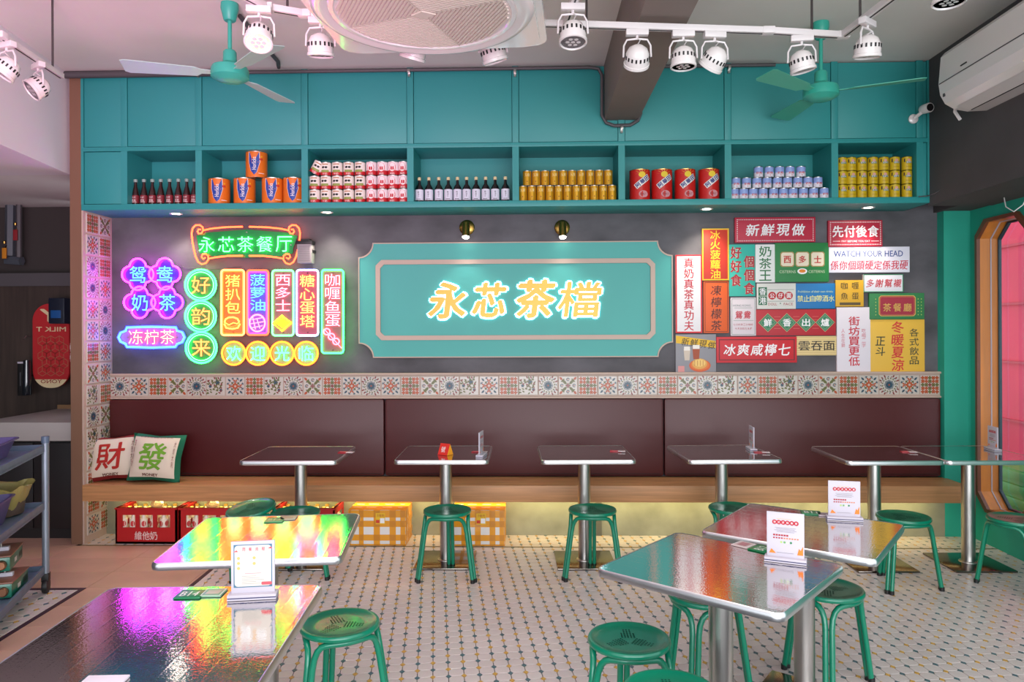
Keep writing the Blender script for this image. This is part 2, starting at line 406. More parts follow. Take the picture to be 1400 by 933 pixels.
near = [t for t in tl if t[3] and vis(t[1])]; near.sort(key=lambda t: toc((t[1].x, t[1].y, 0))[2])
keep = set(); cnt = [0, 0]
for t in near:
    k = 0 if t[0] == 0 else 1
    if cnt[k] < 290:
        cnt[k] += 1; keep.add(id(t))
        obj('octagon_tile' if k == 0 else 'dot_tile', om if k == 0 else dm[t[0]-1], floor, (t[1].x, t[1].y, 0), (0, 0, ang))
rest = MB()
for t in tl:
    if id(t) not in keep: 
        q = tilemesh('t', t[2], (OCT, DB, DY)[t[0]]); rest.add(q.v, q.f, q.ms[0])
rest.build('mosaic_field', floor, kind='stuff')
# beige slabs and the left mosaic patch
A = math.atan2(BDIR.y, BDIR.x)-math.pi/2; F1, F2 = axes(A); OP = PZ(118.6, 804, 0).xy
a1 = (b0-OP).dot(F1)
def ab(a, b): p = OP+F1*a+F2*b; return (p.x, p.y)
def abrect(x0, y0, x1, y1): return [ab(x0, y0), ab(x1, y0), ab(x1, y1), ab(x0, y1)]
def line(a=None, b=None, keep_gt=False):
    n = F1 if a is not None else F2; d = n.dot(OP)+(a if a is not None else b)
    return (n.x, n.y, d) if not keep_gt else (-n.x, -n.y, -d)
for (i0, i1, j0, j1, pl) in ((0, 3, -9, 0, []), (-4, 3, 0, 6, [])):
    for i in range(i0, i1):
        for j in range(j0, j1):
            q = abrect(i*.608+.0015, j*.3+.0015, (i+1)*.608-.0015, (j+1)*.3-.0015)
            w = clip(q, [(-1, 0, 5.4), (0, 1, YC-.03) if i >= -1 else (0, 1, 6.5), line(a=a1-.03)]+([(1, 0, 3.35)] if 0 else []))
            if len(w) >= 3: 
                cx = sum(p[0] for p in w)/len(w); cy = sum(p[1] for p in w)/len(w)
                q = tilemesh('t', [(p[0]-cx, p[1]-cy) for p in w], SLAB)
                ins = [((p[0]-cx), (p[1]-cy)) for p in w]; q.v[:len(w)] = [(x*.996, y*.996, 0) for x, y in ins]
                q.build('floor_slab', floor, (cx, cy, 0))
EA, EB = axes(A); pp = .088
pl = [line(a=-.035), line(b=-.035), (-1, 0, 5.0)]
def patch():
    t2 = lattice(pp, EA, EB, OP, ((-30, 2), (-20, 2)), [pl], (-4.6, 0, 2.9, 5)); m2 = 0; rest = MB(); t2.sort(key=lambda t: t[1].y)
    for t in t2:
        q = tilemesh('t', [(p[0]-t[1].x, p[1]-t[1].y) for p in t[2]], (OCT, DB, DY)[t[0]])
        x, y, s = toc((t[1].x, t[1].y, 0))
        if t[3] and t[0] == 0 and 0 < x < 140: q.build('octagon_tile', floor, (t[1].x, t[1].y, 0))
        else: rest.add([(v[0]+t[1].x, v[1]+t[1].y, v[2]) for v in q.v], q.f, q.ms[0])
    rest.build('mosaic_patch_field', floor, kind='stuff')
patch()
for q in (abrect(-.03, -2.6, -.002, -.002), abrect(-1.6, -.03, -.03, -.002), abrect(a1-.028, -2.6, a1-.002, .75)):
    q = clip(q, [(0, 1, YC-.03)]); MB().prism(q, -.008, .0005, PURP, 'h').build('border_strip', floor)
MB().box((XL, YC-.03, -.008), (XRW, YC-.012, .001), mat('threshold_strip', '#6f6440', .5)).build('threshold_strip', floor)
# ---------------------------------------------------------------- DECORATED WALL TILES
TB = mat('glazed_tile', '#bdb3aa', .3, coat=.3)
CB, CO, CR, CV = [mat('glaze_'+n, c, .3) for n, c in (('blue', '#2c4555'), ('orange', '#a8481e'), ('red', '#7c2f2c'), ('olive', '#5f5e2c'))]
def deco(kind):
    m = MB(); s = .0735; m.T = None
    m.add([(-s+.002, -.008, -s+.002), (s-.002, -.008, -s+.002), (s-.002, -.008, s-.002), (-s+.002, -.008, s-.002)]+[(-s, -.006, -s), (s, -.006, -s), (s, -.006, s), (-s, -.006, s)]+[(-s, 0, -s), (s, 0, -s), (s, 0, s), (-s, 0, s)],
          [(0, 1, 2, 3)]+[(i, 4+i, 4+(i+1) % 4, (i+1) % 4) for i in range(4)]+[(4+i, 8+i, 8+(i+1) % 4, 4+(i+1) % 4) for i in range(4)], TB)
    zz = [.0082]
    def leaf(x, y, a, l, w, mt):
        a = R(a); ca, sa = math.cos(a), math.sin(a); zz[0] += .000003; l *= 1.12; w *= 1.35
        m.flat([(x+u*ca-v*sa, y+u*sa+v*ca) for u, v in ((0, 0), (l*.35, -w/2), (l*.7, -w*.4), (l, 0), (l*.7, w*.4), (l*.35, w/2))], zz[0], mt)
    def arc(x, y, r, w, a0, a1, mt, n=7):
        o = circ(x, y, r+w/2, n, R(a0), R(a1)); i = circ(x, y, r-w/2, n, R(a0), R(a1)); m.T = None
        m.add([(p[0], -zz[0], p[1]) for p in o+i], [[k, k+1, n+k+1, n+k] for k in range(n-1)], mt)
    if kind == 0:
        for k in range(8): leaf(0, 0, k*45, .03, .016, CB); arc(.026*math.cos(R(k*45)), .026*math.sin(R(k*45)), .011, .004, k*45-100, k*45+100, CB)
        for k in range(16): leaf(.046*math.cos(R(k*22.5)), .046*math.sin(R(k*22.5)), k*22.5+60, .016, .007, CV)
        for k in range(4):
            for d in (-18, 0, 18): leaf(.062*math.cos(R(45+90*k+d)), .062*math.sin(R(45+90*k+d)), 45+90*k+d, .022, .009, CR)
        for k in range(16): leaf(.058*math.cos(R(k*22.5+11)), .058*math.sin(R(k*22.5+11)), k*22.5-40, .014, .006, CR if k % 2 else CB)
        m.flat(circ(0, 0, .006, 8), zz[0]+.0001, CO)
    elif kind == 1:
        for k in range(8): leaf(.006*math.cos(R(k*45)), .006*math.sin(R(k*45)), k*45, .032 if k % 2 == 0 else .02, .012, CO)
        for k in range(4):
            c, s_ = math.cos(R(45+90*k)), math.sin(R(45+90*k))
            for d in (-1, 1): arc(.043*c-d*.016*s_, .043*s_+d*.016*c, .012, .005, 45+90*k+d*120-140, 45+90*k+d*120+100, CB)
            leaf(.05*c, .05*s_, 45+90*k, .03, .012, CB); leaf(.022*c, .022*s_, 45+90*k, .022, .01, CV)
            leaf(.064*math.cos(R(90*k+8)), .064*math.sin(R(90*k+8)), 90*k+100, .02, .008, CB); leaf(.064*math.cos(R(90*k-8)), .064*math.sin(R(90*k-8)), 90*k-100, .02, .008, CB)
            for d in (-20, 20): leaf(.036*math.cos(R(90*k)), .036*math.sin(R(90*k)), 90*k+d*2, .024, .009, CO)
    elif kind == 2:
        for i in range(-2, 3):
            for j in range(-2, 3):
                x, y = i*.027, j*.027
                for a in range(4): leaf(x, y, 45+90*a if (i+j) % 2 else 90*a, .0155, .0095, (CR, CV, CO)[(i*i+j*j) % 3])
        for k in range(4): arc(0, 0, .022, .003, k*90+15, k*90+75, CR)
    elif kind == 3:
        for k in range(4):
            leaf(.008*math.cos(R(45+90*k)), .008*math.sin(R(45+90*k)), 45+90*k, .062, .016, CV)
            leaf(.0, .0, 90*k, .02, .009, CR)
            x, y = .048*math.cos(R(90*k)), .048*math.sin(R(90*k)); arc(x, y, .011, .006, 0, 360, CB, 9); m.flat(circ(x, y, .005, 6), zz[0], CO)
            for d in (-1, 1): leaf(.05*math.cos(R(45+90*k)), .05*math.sin(R(45+90*k)), 45+90*k+d*55, .02, .009, CV)
            leaf(.062*math.cos(R(45+90*k)), .062*math.sin(R(45+90*k)), 45+90*k, .03, .015, CO)
    else:
        q = random.Random(3)
        for (x, y, r) in ((.012, .03, .02), (-.045, .0, .013), (.04, -.032, .013)):
            for k in range(6): leaf(x, y, k*60, r, r*.6, CB)
        for k in range(44): leaf(q.uniform(-.06, .05), q.uniform(-.06, .055), q.choice((40, 70, 120, 150, 220)), .022, .009, CV if k % 4 else CR)
    return m.mesh('decorated_tile')
DECO = [deco(k) for k in range(5)]
m = S(); m.box((XL+.012, YW-.03, 1.06), (XR, YW, 1.262), BEIGE); m.box((XL+.012, YW-.05, 1.246), (XR, YW-.03, 1.262), BEIGE, .003); m.box((XL+.012, YW-.05, 1.06), (XR, YW-.03, 1.074), BEIGE, .003)
strip = struct(m, 'trim_3')
SEQ = [0, 1, 2, 3, 0, 4, 1, 2, 4, 0, 3, 2, 1]
pt = (XR-XL-.02)/42
for i in range(42): obj('decorated_tile', DECO[SEQ[i % 13]], strip, (XL+.016+pt*(i+.5), YW-.030, 1.160))
for c in range(2):
    for r in range(16):
        z = ZS-.085-r*.164
        if z < .07: continue
        obj('decorated_tile', DECO[SEQ[(r*5+c*3+7) % 13]], nook, (XL+.012, YC+.11+c*.164, z), (0, 0, R(90)))['note'] = ''
for o in nook.children: del o['note']
# ================================================================= CABINET
def PXx(px, py=240, Y=YC): return PY(px, py, Y)[0]
DIV = [PXx(x) for x in (169.5, 271.5, 416.5, 561, 705, 850, 995.5, 1141.5, 1258)]
XCE = PXx(1272); ZB, ZT, ZR = 2.555, 2.952, 2.984      # shelf floor, opening top, upper rail top
cab = thing('wall_cabinet', 'long turquoise wall cabinet with a row of open cubbyholes below closed panels', 'cabinet', (0, YC, ZS))
CF = lambda x, y, z: (x, y-YC, z-ZS)
m = MB()
m.box(CF(XL, YC, ZS), CF(XCE, YW, ZB), TEAL, .004); m.box(CF(XL, YC, ZT), CF(XCE, YW, ZR), TEAL, .003)
for i, x in enumerate(DIV):
    m.box(CF(x-.024, YC+.001, ZB), CF(x+.024, YW, ZT), TEAL); m.box(CF(x-.024, YC, ZR), CF(x+.024, YC+.05, ZC-.002), TEAL, .003)
m.box(CF(XL, YC+.001, ZB), CF(XL+.02, YW, ZC-.002), TEAL); m.box(CF(XCE-.02, YC+.001, ZB), CF(XCE, YW, ZC-.002), TEAL)
m.box(CF(XL, YC+.03, ZR), CF(XCE, YC+.05, ZC-.002), mat('cabinet_gap', '#1d5c58', .6))
m.build('carcass', cab)
m = MB(); m.box(CF(XL+.02, YW-.02, ZB), CF(XCE-.02, YW-.004, ZT), TEAL); m.build('back_panel', cab)
E = [XL+.02]+DIV+[XCE-.02]
for i in range(len(E)-1):
    a = E[i]+(.024 if i else 0)+.003; b = E[i+1]-(.024 if i < len(E)-2 else 0)-.003
    if b-a > .02: MB().box(CF(a, YC+.008, ZR+.004), CF(b, YC+.03, ZC-.01), TEAL, .002).build('panel', cab)
for a, b in ((E[0]+.003, E[1]-.027), (E[-2]+.027, E[-1]-.003)): MB().box(CF(a, YC+.008, ZB+.004), CF(b, YC+.03, ZT-.004), TEAL, .002).build('panel', cab)
# recessed downlights
DLM = mat('downlight_glow', '#ffffff', .5, em='#fff0dc', es=7)
dn = ['leftmost', 'second from the left', 'second from the right', 'rightmost']
for i, (px, py) in enumerate(((235, 290.5), (447, 290.5), (963, 288), (1180, 286.5))):
    p = PZ(px, py, ZS); t = thing('downlight', 'small round recessed downlight under the cabinet, %s of four' % dn[i], 'downlight', (p.x, YC+.19, ZS), group='downlights under the cabinet')
    MB().lathe([(.030, -.001), (.045, -.004), (.048, -.001), (.048, 0.001)], WMET, 20).build('trim_ring', t)
    MB().lathe([(.001, -.0015), (.030, -.0015)], DLM, 20).build('lens', t)
    lamp('downlight_beam', 'SPOT', (p.x, YC+.2, ZS-.02), 22, (1, .9, .76), aim=(p.x, YW-.02, .6), size=.04, spot=100, blend=.8)
# ---------------------------------------------------------------- CANS AND BOTTLES
YF = YC
def cylwarp(r, h0=0):   # print wrapped on a can facing -Y
    def w(a, b, c): t = a/r; return ((r+c)*math.sin(t), -(r+c)*math.cos(t), b+h0)
    return w
def patchcyl(m, r, a0, b0, a1, b1, c, mt, n=6):
    w = cylwarp(r); vs = [w(a0+(a1-a0)*i/n, b, c) for i in range(n+1) for b in (b0, b1)]
    m.add(vs, [[2*i, 2*i+2, 2*i+3, 2*i+1] for i in range(n)], mt)
TIN = mat('tin_lid', '#bdb9b4', .3, metal=1)
def can(name, label, cat, r, h, bands, prints, lid=TIN):
    t = thing(name, label, cat)
    m = MB(); zs = [b[0] for b in bands]+[1]
    m.lathe([(r*.9, .0), (r, .003), (r, h*.02)], lid, 20)
    for i, (z, mt) in enumerate(bands): m.lathe([(r*.995, max(.004, zs[i]*h)), (r*.995, min(h-.004, zs[i+1]*h))], mt, 20)
    prints(m, r, h); m.build('can_body', t)
    MB().lathe([(r, h-.005), (r*1.01, h-.001), (r*.96, h), (r*.94, h-.004), (.001, h-.004)], lid, 20).build('lid', t)
    index(t); return t
def bottle(name, label, cat, prof, glass, lab, cap, prints):
    t = thing(name, label, cat)
    MB().lathe(prof, glass, 16).build('glass_body', t)
    m = MB(); r = prof[1][0]+.0006; m.lathe([(r, lab[0]), (r, lab[1])], lab[2], 16); prints(m, r); m.build('paper_label', t)
    zt = prof[-1][1]; rr = prof[-1][0]
    MB().lathe([(rr*1.25, zt-cap[0]), (rr*1.25, zt+.001), (rr*.8, zt+.004), (.001, zt+.004)], cap[1], 14).build('cap', t)
    index(t); return t
def lay(proto, spots, labels, group):
    for i, s in enumerate(spots): place(proto, i == 0, (s[0], s[1], s[2]), (s[3] if len(s) > 3 else 0, 0, s[4] if len(s) > 4 else rnd.uniform(-.12, .12)), labels[i], group)
# brown bottles (8)
red = flat('#7a1c26'); wh = flat('#e8e2dc')
def pr(m, r): 
    m.text('大孖', (-.014, .055, .014, .068), .0008, wh, warp=cylwarp(r)); m.rect; patchcyl(m, r, -.02, .025, .02, .028, .0008, wh); m.text('醬油', (-.013, .032, .013, .048), .0008, wh, warp=cylwarp(r))
b = bottle('sauce_bottle', '', 'bottle', [(.02, 0), (.027, .004), (.027, .085), (.022, .11), (.012, .15), (.010, .185), (.012, .2)], mat('brown_glass', '#2a0f0c', .12, coat=.5), (.02, .078, red), (.02, mat('pale_green_cap', '#8aa39a', .4)), pr)
x = [PXx(px, 270, YC+.09) for px in (185.5, 197, 208.5, 220, 232, 244, 255.5, 266)]
lay(b, [(a, YC+.09, ZB) for a in x], ['small brown sauce bottle with a red label, %s from the left in its row' % ORD[i] for i in range(8)], 'brown sauce bottles in the leftmost cubbyhole')
# orange malt tins
org = flat('#d9701e', .35); blu = flat('#1c3f94', .35); yel = flat('#e5c32a', .4)
def pr(m, r, h):
    w = cylwarp(r); q = [(-.045, .97), (.03, .97), (.034, .6), (.012, .2), (-.006, .1), (-.03, .25), (-.045, .6)]
    w2 = cylwarp(r)
    for c, mt, k in ((.0006, wh, 1.1), (.0012, blu, 1)):
        vs = [w2(-.008+(a+.008)*k, b*h*(.96 if k == 1 else .985), c) for a, b in q]; m.add([w2(-.008, .55*h, c+.0008)]+vs, [[0, i+1, (i+1) % 7+1] for i in range(7)], mt)
    for i, ch in enumerate('Horlicks'[::1]): pass
    m.text('Horlicks', (-.055, .075, .04, .105), .003, wh, warp=lambda a, b, c: cylwarp(r)(-(b-.09)-.006, (a+.007)*1.0+.105, c), bold=.02)
    m.text('+', (.042, .15, .056, .165), .002, yel, warp=w, bold=.08); patchcyl(m, r, .032, .13, .058, .145, .001, flat('#c03a2a')); patchcyl(m, r, .026, .03, .07, .034, .001, wh)
t = can('malt_drink_tin', '', 'tin', .08, .2, [(0, org)], pr)
x = [PXx(px, 270, YC+.12) for px in (300, 334.5, 373, 402)]; pt_ = PXx(351, 240, YC+.12)
lay(t, [(a, YC+.12, ZB, 0, .25) for a in x]+[(pt_, YC+.12, ZB+.2005, 0, .2)],
    ['orange malt drink tin, %s from the left in the bottom row' % ORD[i] for i in range(4)]+['orange malt drink tin with a blue shield, alone on top of the others'], 'orange malt drink tins')
# soup/milk cans: white label with black cattle (5 columns) and red and white (4 columns)
def prA(m, r, h):
    patchcyl(m, r, -.03, h*.24, .03, h*.42, .0006, flat('#8a9a4a')); w = cylwarp(r)
    for a in (-.014, .008): m.add([w(a+dx, h*.6+dy, .0012) for dx, dy in ((-.009, -.006), (.006, -.008), (.012, .004), (.004, .009), (-.008, .007))], [[0, 1, 2, 3, 4]], flat('#151515'))
    patchcyl(m, r, -.024, h*.8, .024, h*.87, .0006, flat('#b07a4a')); m.text('牛奶', (-.018, h*.06, .018, h*.2), .0012, wh, warp=w)
def prB(m, r, h):
    w = cylwarp(r); c = circ(0, h*.56, .022, 12, ry=h*.3); m.add([w(a, b, .0008) for a, b in c], [list(range(12))], wh); m.add([w(a*1.25, h*.56+(b-h*.56)*1.2, .0004) for a, b in c], [list(range(12))], flat('#d24a58'))
    for a in (-.007, .007): m.add([w(a+dx, h*.5+dy, .0014) for dx, dy in ((-.006, -.012), (.006, -.012), (.005, .012), (-.005, .012))], [[0, 1, 2, 3]], flat('#c02030'))
    m.text('煉奶', (-.018, h*.04, .018, h*.17), .0012, wh, warp=w)
WB, RB, PKB = flat('#e4ddd2', .35), flat('#c1272f', .35), flat('#e9d8da', .35)
ca = can('milk_can', '', 'can', .0405, .1015, [(0, RB), (.3, WB)], prA); cb = can('condensed_milk_can', '', 'can', .0405, .1015, [(0, RB), (.35, PKB)], prB)
xs = [PXx(px, 262, YC+.06) for px in (430.5, 446, 461.5, 477, 492.5)]; xb = [PXx(px, 262, YC+.06) for px in (508, 523, 537.5, 551.8)]
rows = ['bottom', 'middle', 'top']; sp = []; lb = []; sp2 = []; lb2 = []
for r_ in range(3):
    for i, a in enumerate(xs):
        if r_ == 2 and i == 0: sp.append((a-.004, YC+.055, ZB+.2035+.018, .0, .2)); lb.append('tilted milk can at the left end of the top row')
        else: sp.append((a, YC+.06, ZB+r_*.1017)); lb.append('milk can with black cattle, %s from the left in the %s row' % (ORD[i], rows[r_]))
    for i, a in enumerate(xb): sp2.append((a, YC+.06, ZB+r_*.1017)); lb2.append('pink and red condensed milk can, %s from the left in the %s row' % (ORD[i], rows[r_]))
lay(ca, sp, lb, 'white milk cans stacked three high'); lay(cb, sp2, lb2, 'pink condensed milk cans stacked three high')
for o in bpy.data.objects:
    if o.get('label', '').startswith('tilted milk can'): o.rotation_euler = (R(8), R(28), .2); o.location.z = ZB+.2035+.02
# soy bottles
def pr(m, r): m.vtext('醬油王', (-.006, .04, .006, .085), .0008, flat('#222a3a'), warp=cylwarp(r)); patchcyl(m, r, -.016, .024, .016, .028, .0008, flat('#222a3a')); m.lathe([(.0115, .135), (.0108, .165)], wh, 12)
b = bottle('soy_sauce_bottle', '', 'bottle', [(.024, 0), (.031, .004), (.031, .105), (.026, .12), (.0125, .14), (.0105, .17), (.0105, .19)], mat('black_glass', '#0c0a10', .08, coat=.6), (.018, .098, flat('#d8d8e4')), (.02, mat('cream_cap', '#d9c89a', .4)), pr)
x = [PXx(px, 262, YC+.08) for px in (573.5, 586.5, 600, 613, 625.5, 638, 651, 664, 677, 691)]
lay(b, [(a, YC+.08, ZB) for a in x], ['dark soy sauce bottle with white label, %s from the left' % ORD[i] for i in range(10)], 'dark soy sauce bottles')
# yellow drink cans
def pr(m, r, h): m.text('玉泉', (-.02, h*.6, .02, h*.82), .0006, flat('#f0e0a0'), warp=cylwarp(r)); m.add([cylwarp(r)(a, h*.27+b, .0006) for a, b in circ(0, 0, .005, 6)], [list(range(6))], flat('#7a3010')); patchcyl(m, r, -.012, h*.1, .012, h*.12, .0006, flat('#8a6a1a'))
YCAN = mat('yellow_can_paint', '#c8951c', .35, metal=.5)
t = can('yellow_drink_can', '', 'can', .0325, .112, [(0, YCAN)], pr)
x1 = [PXx(715+12.17*i, 262, YC+.05) for i in range(11)]; x2 = [PXx(720.8+12.3*i, 246, YC+.05) for i in range(10)]
lay(t, [(a, YC+.05, ZB) for a in x1]+[(a, YC+.05, ZB+.1125) for a in x2], ['slim yellow drink can, %s from the left in the lower row' % ORD[i] for i in range(11)]+['slim yellow drink can, %s from the left in the upper row' % ORD[i] for i in range(10)], 'slim yellow drink cans')
# red tins
def pr(m, r, h):
    w = cylwarp(r); m.add([w(a, b, .0008) for a, b in circ(0, h*.82, .026, 14, ry=.022)], [list(range(14))], yel)
    for k in range(-3, 4):
        an = R(90+k*27); m.add([w(math.cos(an)*q+dx, h*.82+math.sin(an)*q*.8, .0008) for q, dx in ((.03, -.002), (.058, -.001), (.058, .001), (.03, .002))], [[0, 1, 2, 3]], yel)
    cr, sr = math.cos(R(38)), math.sin(R(38))
    w3 = lambda a, b, c: w(a*cr-b*sr+.002, h*.6+a*sr+b*cr, c)
    m.add([w3(-.066+.132*i/5, b, .0016) for i in range(6) for b in (-.021, .021)], [[2*i, 2*i+2, 2*i+3, 2*i+1] for i in range(5)], wh)
    m.htext('阿華田', (-.062, -.017, .062, .017), .0028, flat('#1b2f7e'), bold=.05, warp=w3)
    m.add([w(a, b, .0012) for a, b in circ(.01, h*.2, .036, 14, ry=.026)], [list(range(14))], flat('#c98a90')); m.text('MALT', (-.014, h*.17, .034, h*.23), .002, flat('#8a2a30'), warp=w)
RT = flat('#c4201c', .3)
t = can('red_malt_tin', '', 'tin', .077, .232, [(0, RT)], pr, lid=mat('golden_lid', '#c8a060', .3, metal=1))
lay(t, [(PXx(px, 262, YC+.11), YC+.11, ZB, 0, .1) for px in (874.6, 904.8, 936.5, 969)], ['big red malt drink tin with a yellow sun, %s from the left' % ORD[i] for i in range(4)], 'big red malt drink tins')
# blue cans
BL, BL2 = flat('#8fa3d8', .35), flat('#dcd6e0', .35)
def pr(m, r, h): w = cylwarp(r); m.text('奶粉', (-.022, h*.3, .022, h*.52), .0008, flat('#c02838'), warp=w, bold=.03); m.text('牛', (-.005, h*.1, .008, h*.25), .0008, flat('#c02838'), warp=w); m.add([w(a, b, .0006) for a, b in ((-.02, h*.7), (-.004, h*.84), (.018, h*.82), (.008, h*.72))], [[0, 1, 2, 3]], flat('#50609a'))
t = can('blue_milk_can', '', 'can', .0335, .0795, [(0, BL2), (.45, BL)], pr)
R1 = (1003.5, 1016.5, 1029.6, 1043, 1057.3, 1070.8, 1084, 1098, 1112, 1126.4); R2 = (1006, 1020.5, 1034.8, 1048.6, 1062.6, 1076.3, 1090.5, 1104.4, 1118); R3 = (1037, 1051.5, 1065.7, 1080, 1095)
sp = []; lb = []
for k, (rr, nm) in enumerate(((R1, 'bottom'), (R2, 'middle'), (R3, 'top'))):
    for i, px in enumerate(rr): sp.append((PXx(px+(0, 0, 0)[k], 262, YC+.06), YC+.06, ZB+.0797*k)); lb.append('pale blue and white milk can, %s from the left in the %s row' % (ORD[i], nm))
sp.sort(key=lambda s: 0); lay(t, sp, lb, 'pale blue milk cans')
# yellow tins
YT = flat('#c9a818', .35)
def pr(m, r, h): w = cylwarp(r); m.add([w(a, b, .0008) for a, b in circ(0, h*.72, .011, 10)], [list(range(10))], flat('#d89a90')); patchcyl(m, r, -.02, h*.5, .022, h*.66, .0006, flat('#1f5a3c')); m.text('鷹粟粉', (-.018, h*.51, .02, h*.65), .0012, wh, warp=w); patchcyl(m, r, -.034, h*.6, -.026, h*.85, .0006, flat('#301a20')); patchcyl(m, r, -.02, h*.25, .02, h*.28, .0006, flat('#9a6a10'))
t = can('yellow_custard_tin', '', 'tin', .0365, .1, [(0, YT)], pr, lid=mat('yellow_lid', '#8d7a20', .4, metal=.6))
sp = []; lb = []
for k, nm in enumerate(('bottom', 'middle', 'top')):
    for i, px in enumerate((1151, 1163.5, 1178, 1193, 1208, 1223, 1239.5)): sp.append((PXx(px, 260, YC+.06), YC+.06, ZB+.1003*k)); lb.append('yellow custard powder tin, %s from the left in the %s row' % (ORD[i], nm))
lay(t, sp, lb, 'yellow custard powder tins')

# ================================================================= NEON SIGNS   crop frame: px = 150+x/4, py = 290+y/4
YN = YW-.05
def nq(x, y): p = PY(150+x/4, 290+y/4, YN); return (p.x, p.z)
NG, NO, NP, NC, NY, NRD, NW, NB, NPK = [neon(*c) for c in (((.07, 1, .14), 9), ((1, .05, .014), 12), ((.8, .014, .9), 22), ((.035, .2, 1), 10), ((1, .2, .03), 9), ((1, .03, .03), 9), ((.22, .25, .6), 12), ((.012, .03, 1), 20), ((1, .09, .14), 9))]
NG2 = neon((.02, 1, .08), 14); ACR_GLOW = lambda c: mat('acrylic_'+c.strip('#'), c, .25, coat=.3)  # saturated panel colours stand in for neon glow on clear acrylic
def nsign(name, label, cx, cy):
    x, z = nq(cx, cy); t = thing(name, label, 'neon sign', (x, YN, z)); return t, (lambda px, py, _x=x, _z=z: (nq(px, py)[0]-_x, nq(px, py)[1]-_z))
def nbox(L, x0, y0, x1, y1): a, b = L(x0, y1), L(x1, y0); return (a[0], a[1], b[0], b[1])
def npath(L, pts, mt, r=.0065, closed=False, m=None, c=.012):
    m = m or MB(); m.tube([(L(*p)[0], -c, L(*p)[1]) for p in pts], r, mt, 7, closed); return m
def nback(t, poly, mt, c=-.01): MB().prism(poly, c-.006, c, mt).build('backing_panel', t)
def nfix(t, pts, L):
    m = MB()
    for p in pts: q = L(*p); m.tube([(q[0], 0, q[1]), (q[0], .052, q[1])], .005, STEEL, 6)
    m.build('wall_fixing', t)
def cpt(cx, cy, r, n=28, a0=0, a1=360, ry=None): return [(cx+r*math.cos(R(a0+(a1-a0)*i/(n if a1-a0 == 360 else n-1))), cy+(ry or r)*math.sin(R(a0+(a1-a0)*i/(n if a1-a0 == 360 else n-1)))) for i in range(n)]
# title
t, L = nsign('neon_title_sign', 'green neon restaurant title inside an orange scroll frame, topmost neon sign', 748, 180)
nback(t, [L(*p) for p in ((470, 130), (520, 112), (748, 95), (975, 112), (1025, 130), (1000, 200), (1000, 225), (960, 240), (748, 250), (535, 240), (490, 225))], ACR_GLOW('#0c8040'))
MB().htext('永芯茶餐厅', nbox(L, 482, 133, 1008, 222), .012, NG, gap=.16, bold=0).build('neon_lettering', t)
def spiral(cx, cy, a0, turn, r0=9, r1=27, n=16): return [(cx+(r0+(r1-r0)*i/(n-1))*math.cos(R(a0+turn*i/(n-1))), cy+(r0+(r1-r0)*i/(n-1))*math.sin(R(a0+turn*i/(n-1)))) for i in range(n)]
def mir(pts): return [(1496-x, y) for x, y in pts]
left = [(730, 82), (660, 84), (590, 90), (520, 100)]+[(516, 118), (500, 126), (484, 116), (484, 100), (497, 94), (510, 102)][:0]
top = [(730, 82), (640, 84), (560, 92), (515, 102), (506, 118), (492, 120), (484, 108), (490, 96), (502, 97)]
side = [(515, 102), (512, 84), (496, 73), (474, 74), (458, 90), (452, 118), (456, 160), (464, 205), (474, 245), (488, 274), (508, 287), (530, 280), (543, 262), (542, 242), (528, 230), (510, 234), (506, 248), (516, 258), (528, 250)]
bot = [(730, 240), (650, 242), (590, 248), (543, 256)]
m = MB()
for pts in (top, side, bot): npath(L, pts, NO, m=m); npath(L, mir(pts), NO, m=m)
m.build('neon_tube', t); nfix(t, ((500, 180), (990, 180), (748, 110)), L)
# blossom sign
t, L = nsign('neon_blossom_sign', 'pink neon sign of four joined blossoms with cyan characters', 238, 418)
C4 = [(158, 342, '鸳'), (305, 340, '鸯'), (168, 495, '奶'), (318, 495, '茶')]
for cx, cy, chh in C4:
    pts = []
    for k in range(4):
        a = 90*k-90; bx, by = cx+42*math.cos(R(a)), cy+42*math.sin(R(a)); pts += [(bx+44*math.cos(R(a+d)), by+44*math.sin(R(a+d))) for d in range(-85, 86, 17)]
    npath(L, pts, NP, .007, True).build('neon_tube', t); nback(t, [L(*p) for p in pts], ACR_GLOW('#4a30b0'), -.004-.004*(C4.index((cx, cy, chh))))
    MB().text(chh, nbox(L, cx-44, cy-44, cx+44, cy+46), .012, NC).build('neon_lettering', t)
nfix(t, ((158, 342), (318, 495)), L)
# lemon tea
t, L = nsign('neon_plaque_sign', 'blue outlined neon plaque with pink characters, lowest of the left neon signs', 232, 685)
pts = [(100, 632), (235, 628), (365, 632), (372, 650), (400, 658), (412, 686), (400, 712), (372, 722), (362, 738), (235, 742), (100, 738), (93, 722), (66, 710), (54, 686), (66, 660), (93, 650)]
npath(L, pts, NC, .0075, True).build('neon_tube', t); npath(L, [(232+(x-232)*1.03, 686+(y-686)*1.07) for x, y in pts], NB, .006, True).build('outer_neon_tube', t)
nback(t, [L(*p) for p in pts], ACR_GLOW('#a868a8')); MB().htext('冻柠茶', nbox(L, 104, 644, 362, 724), .012, neon((1, .14, .1)), gap=.1).build('neon_lettering', t); nfix(t, ((100, 686), (365, 686)), L)
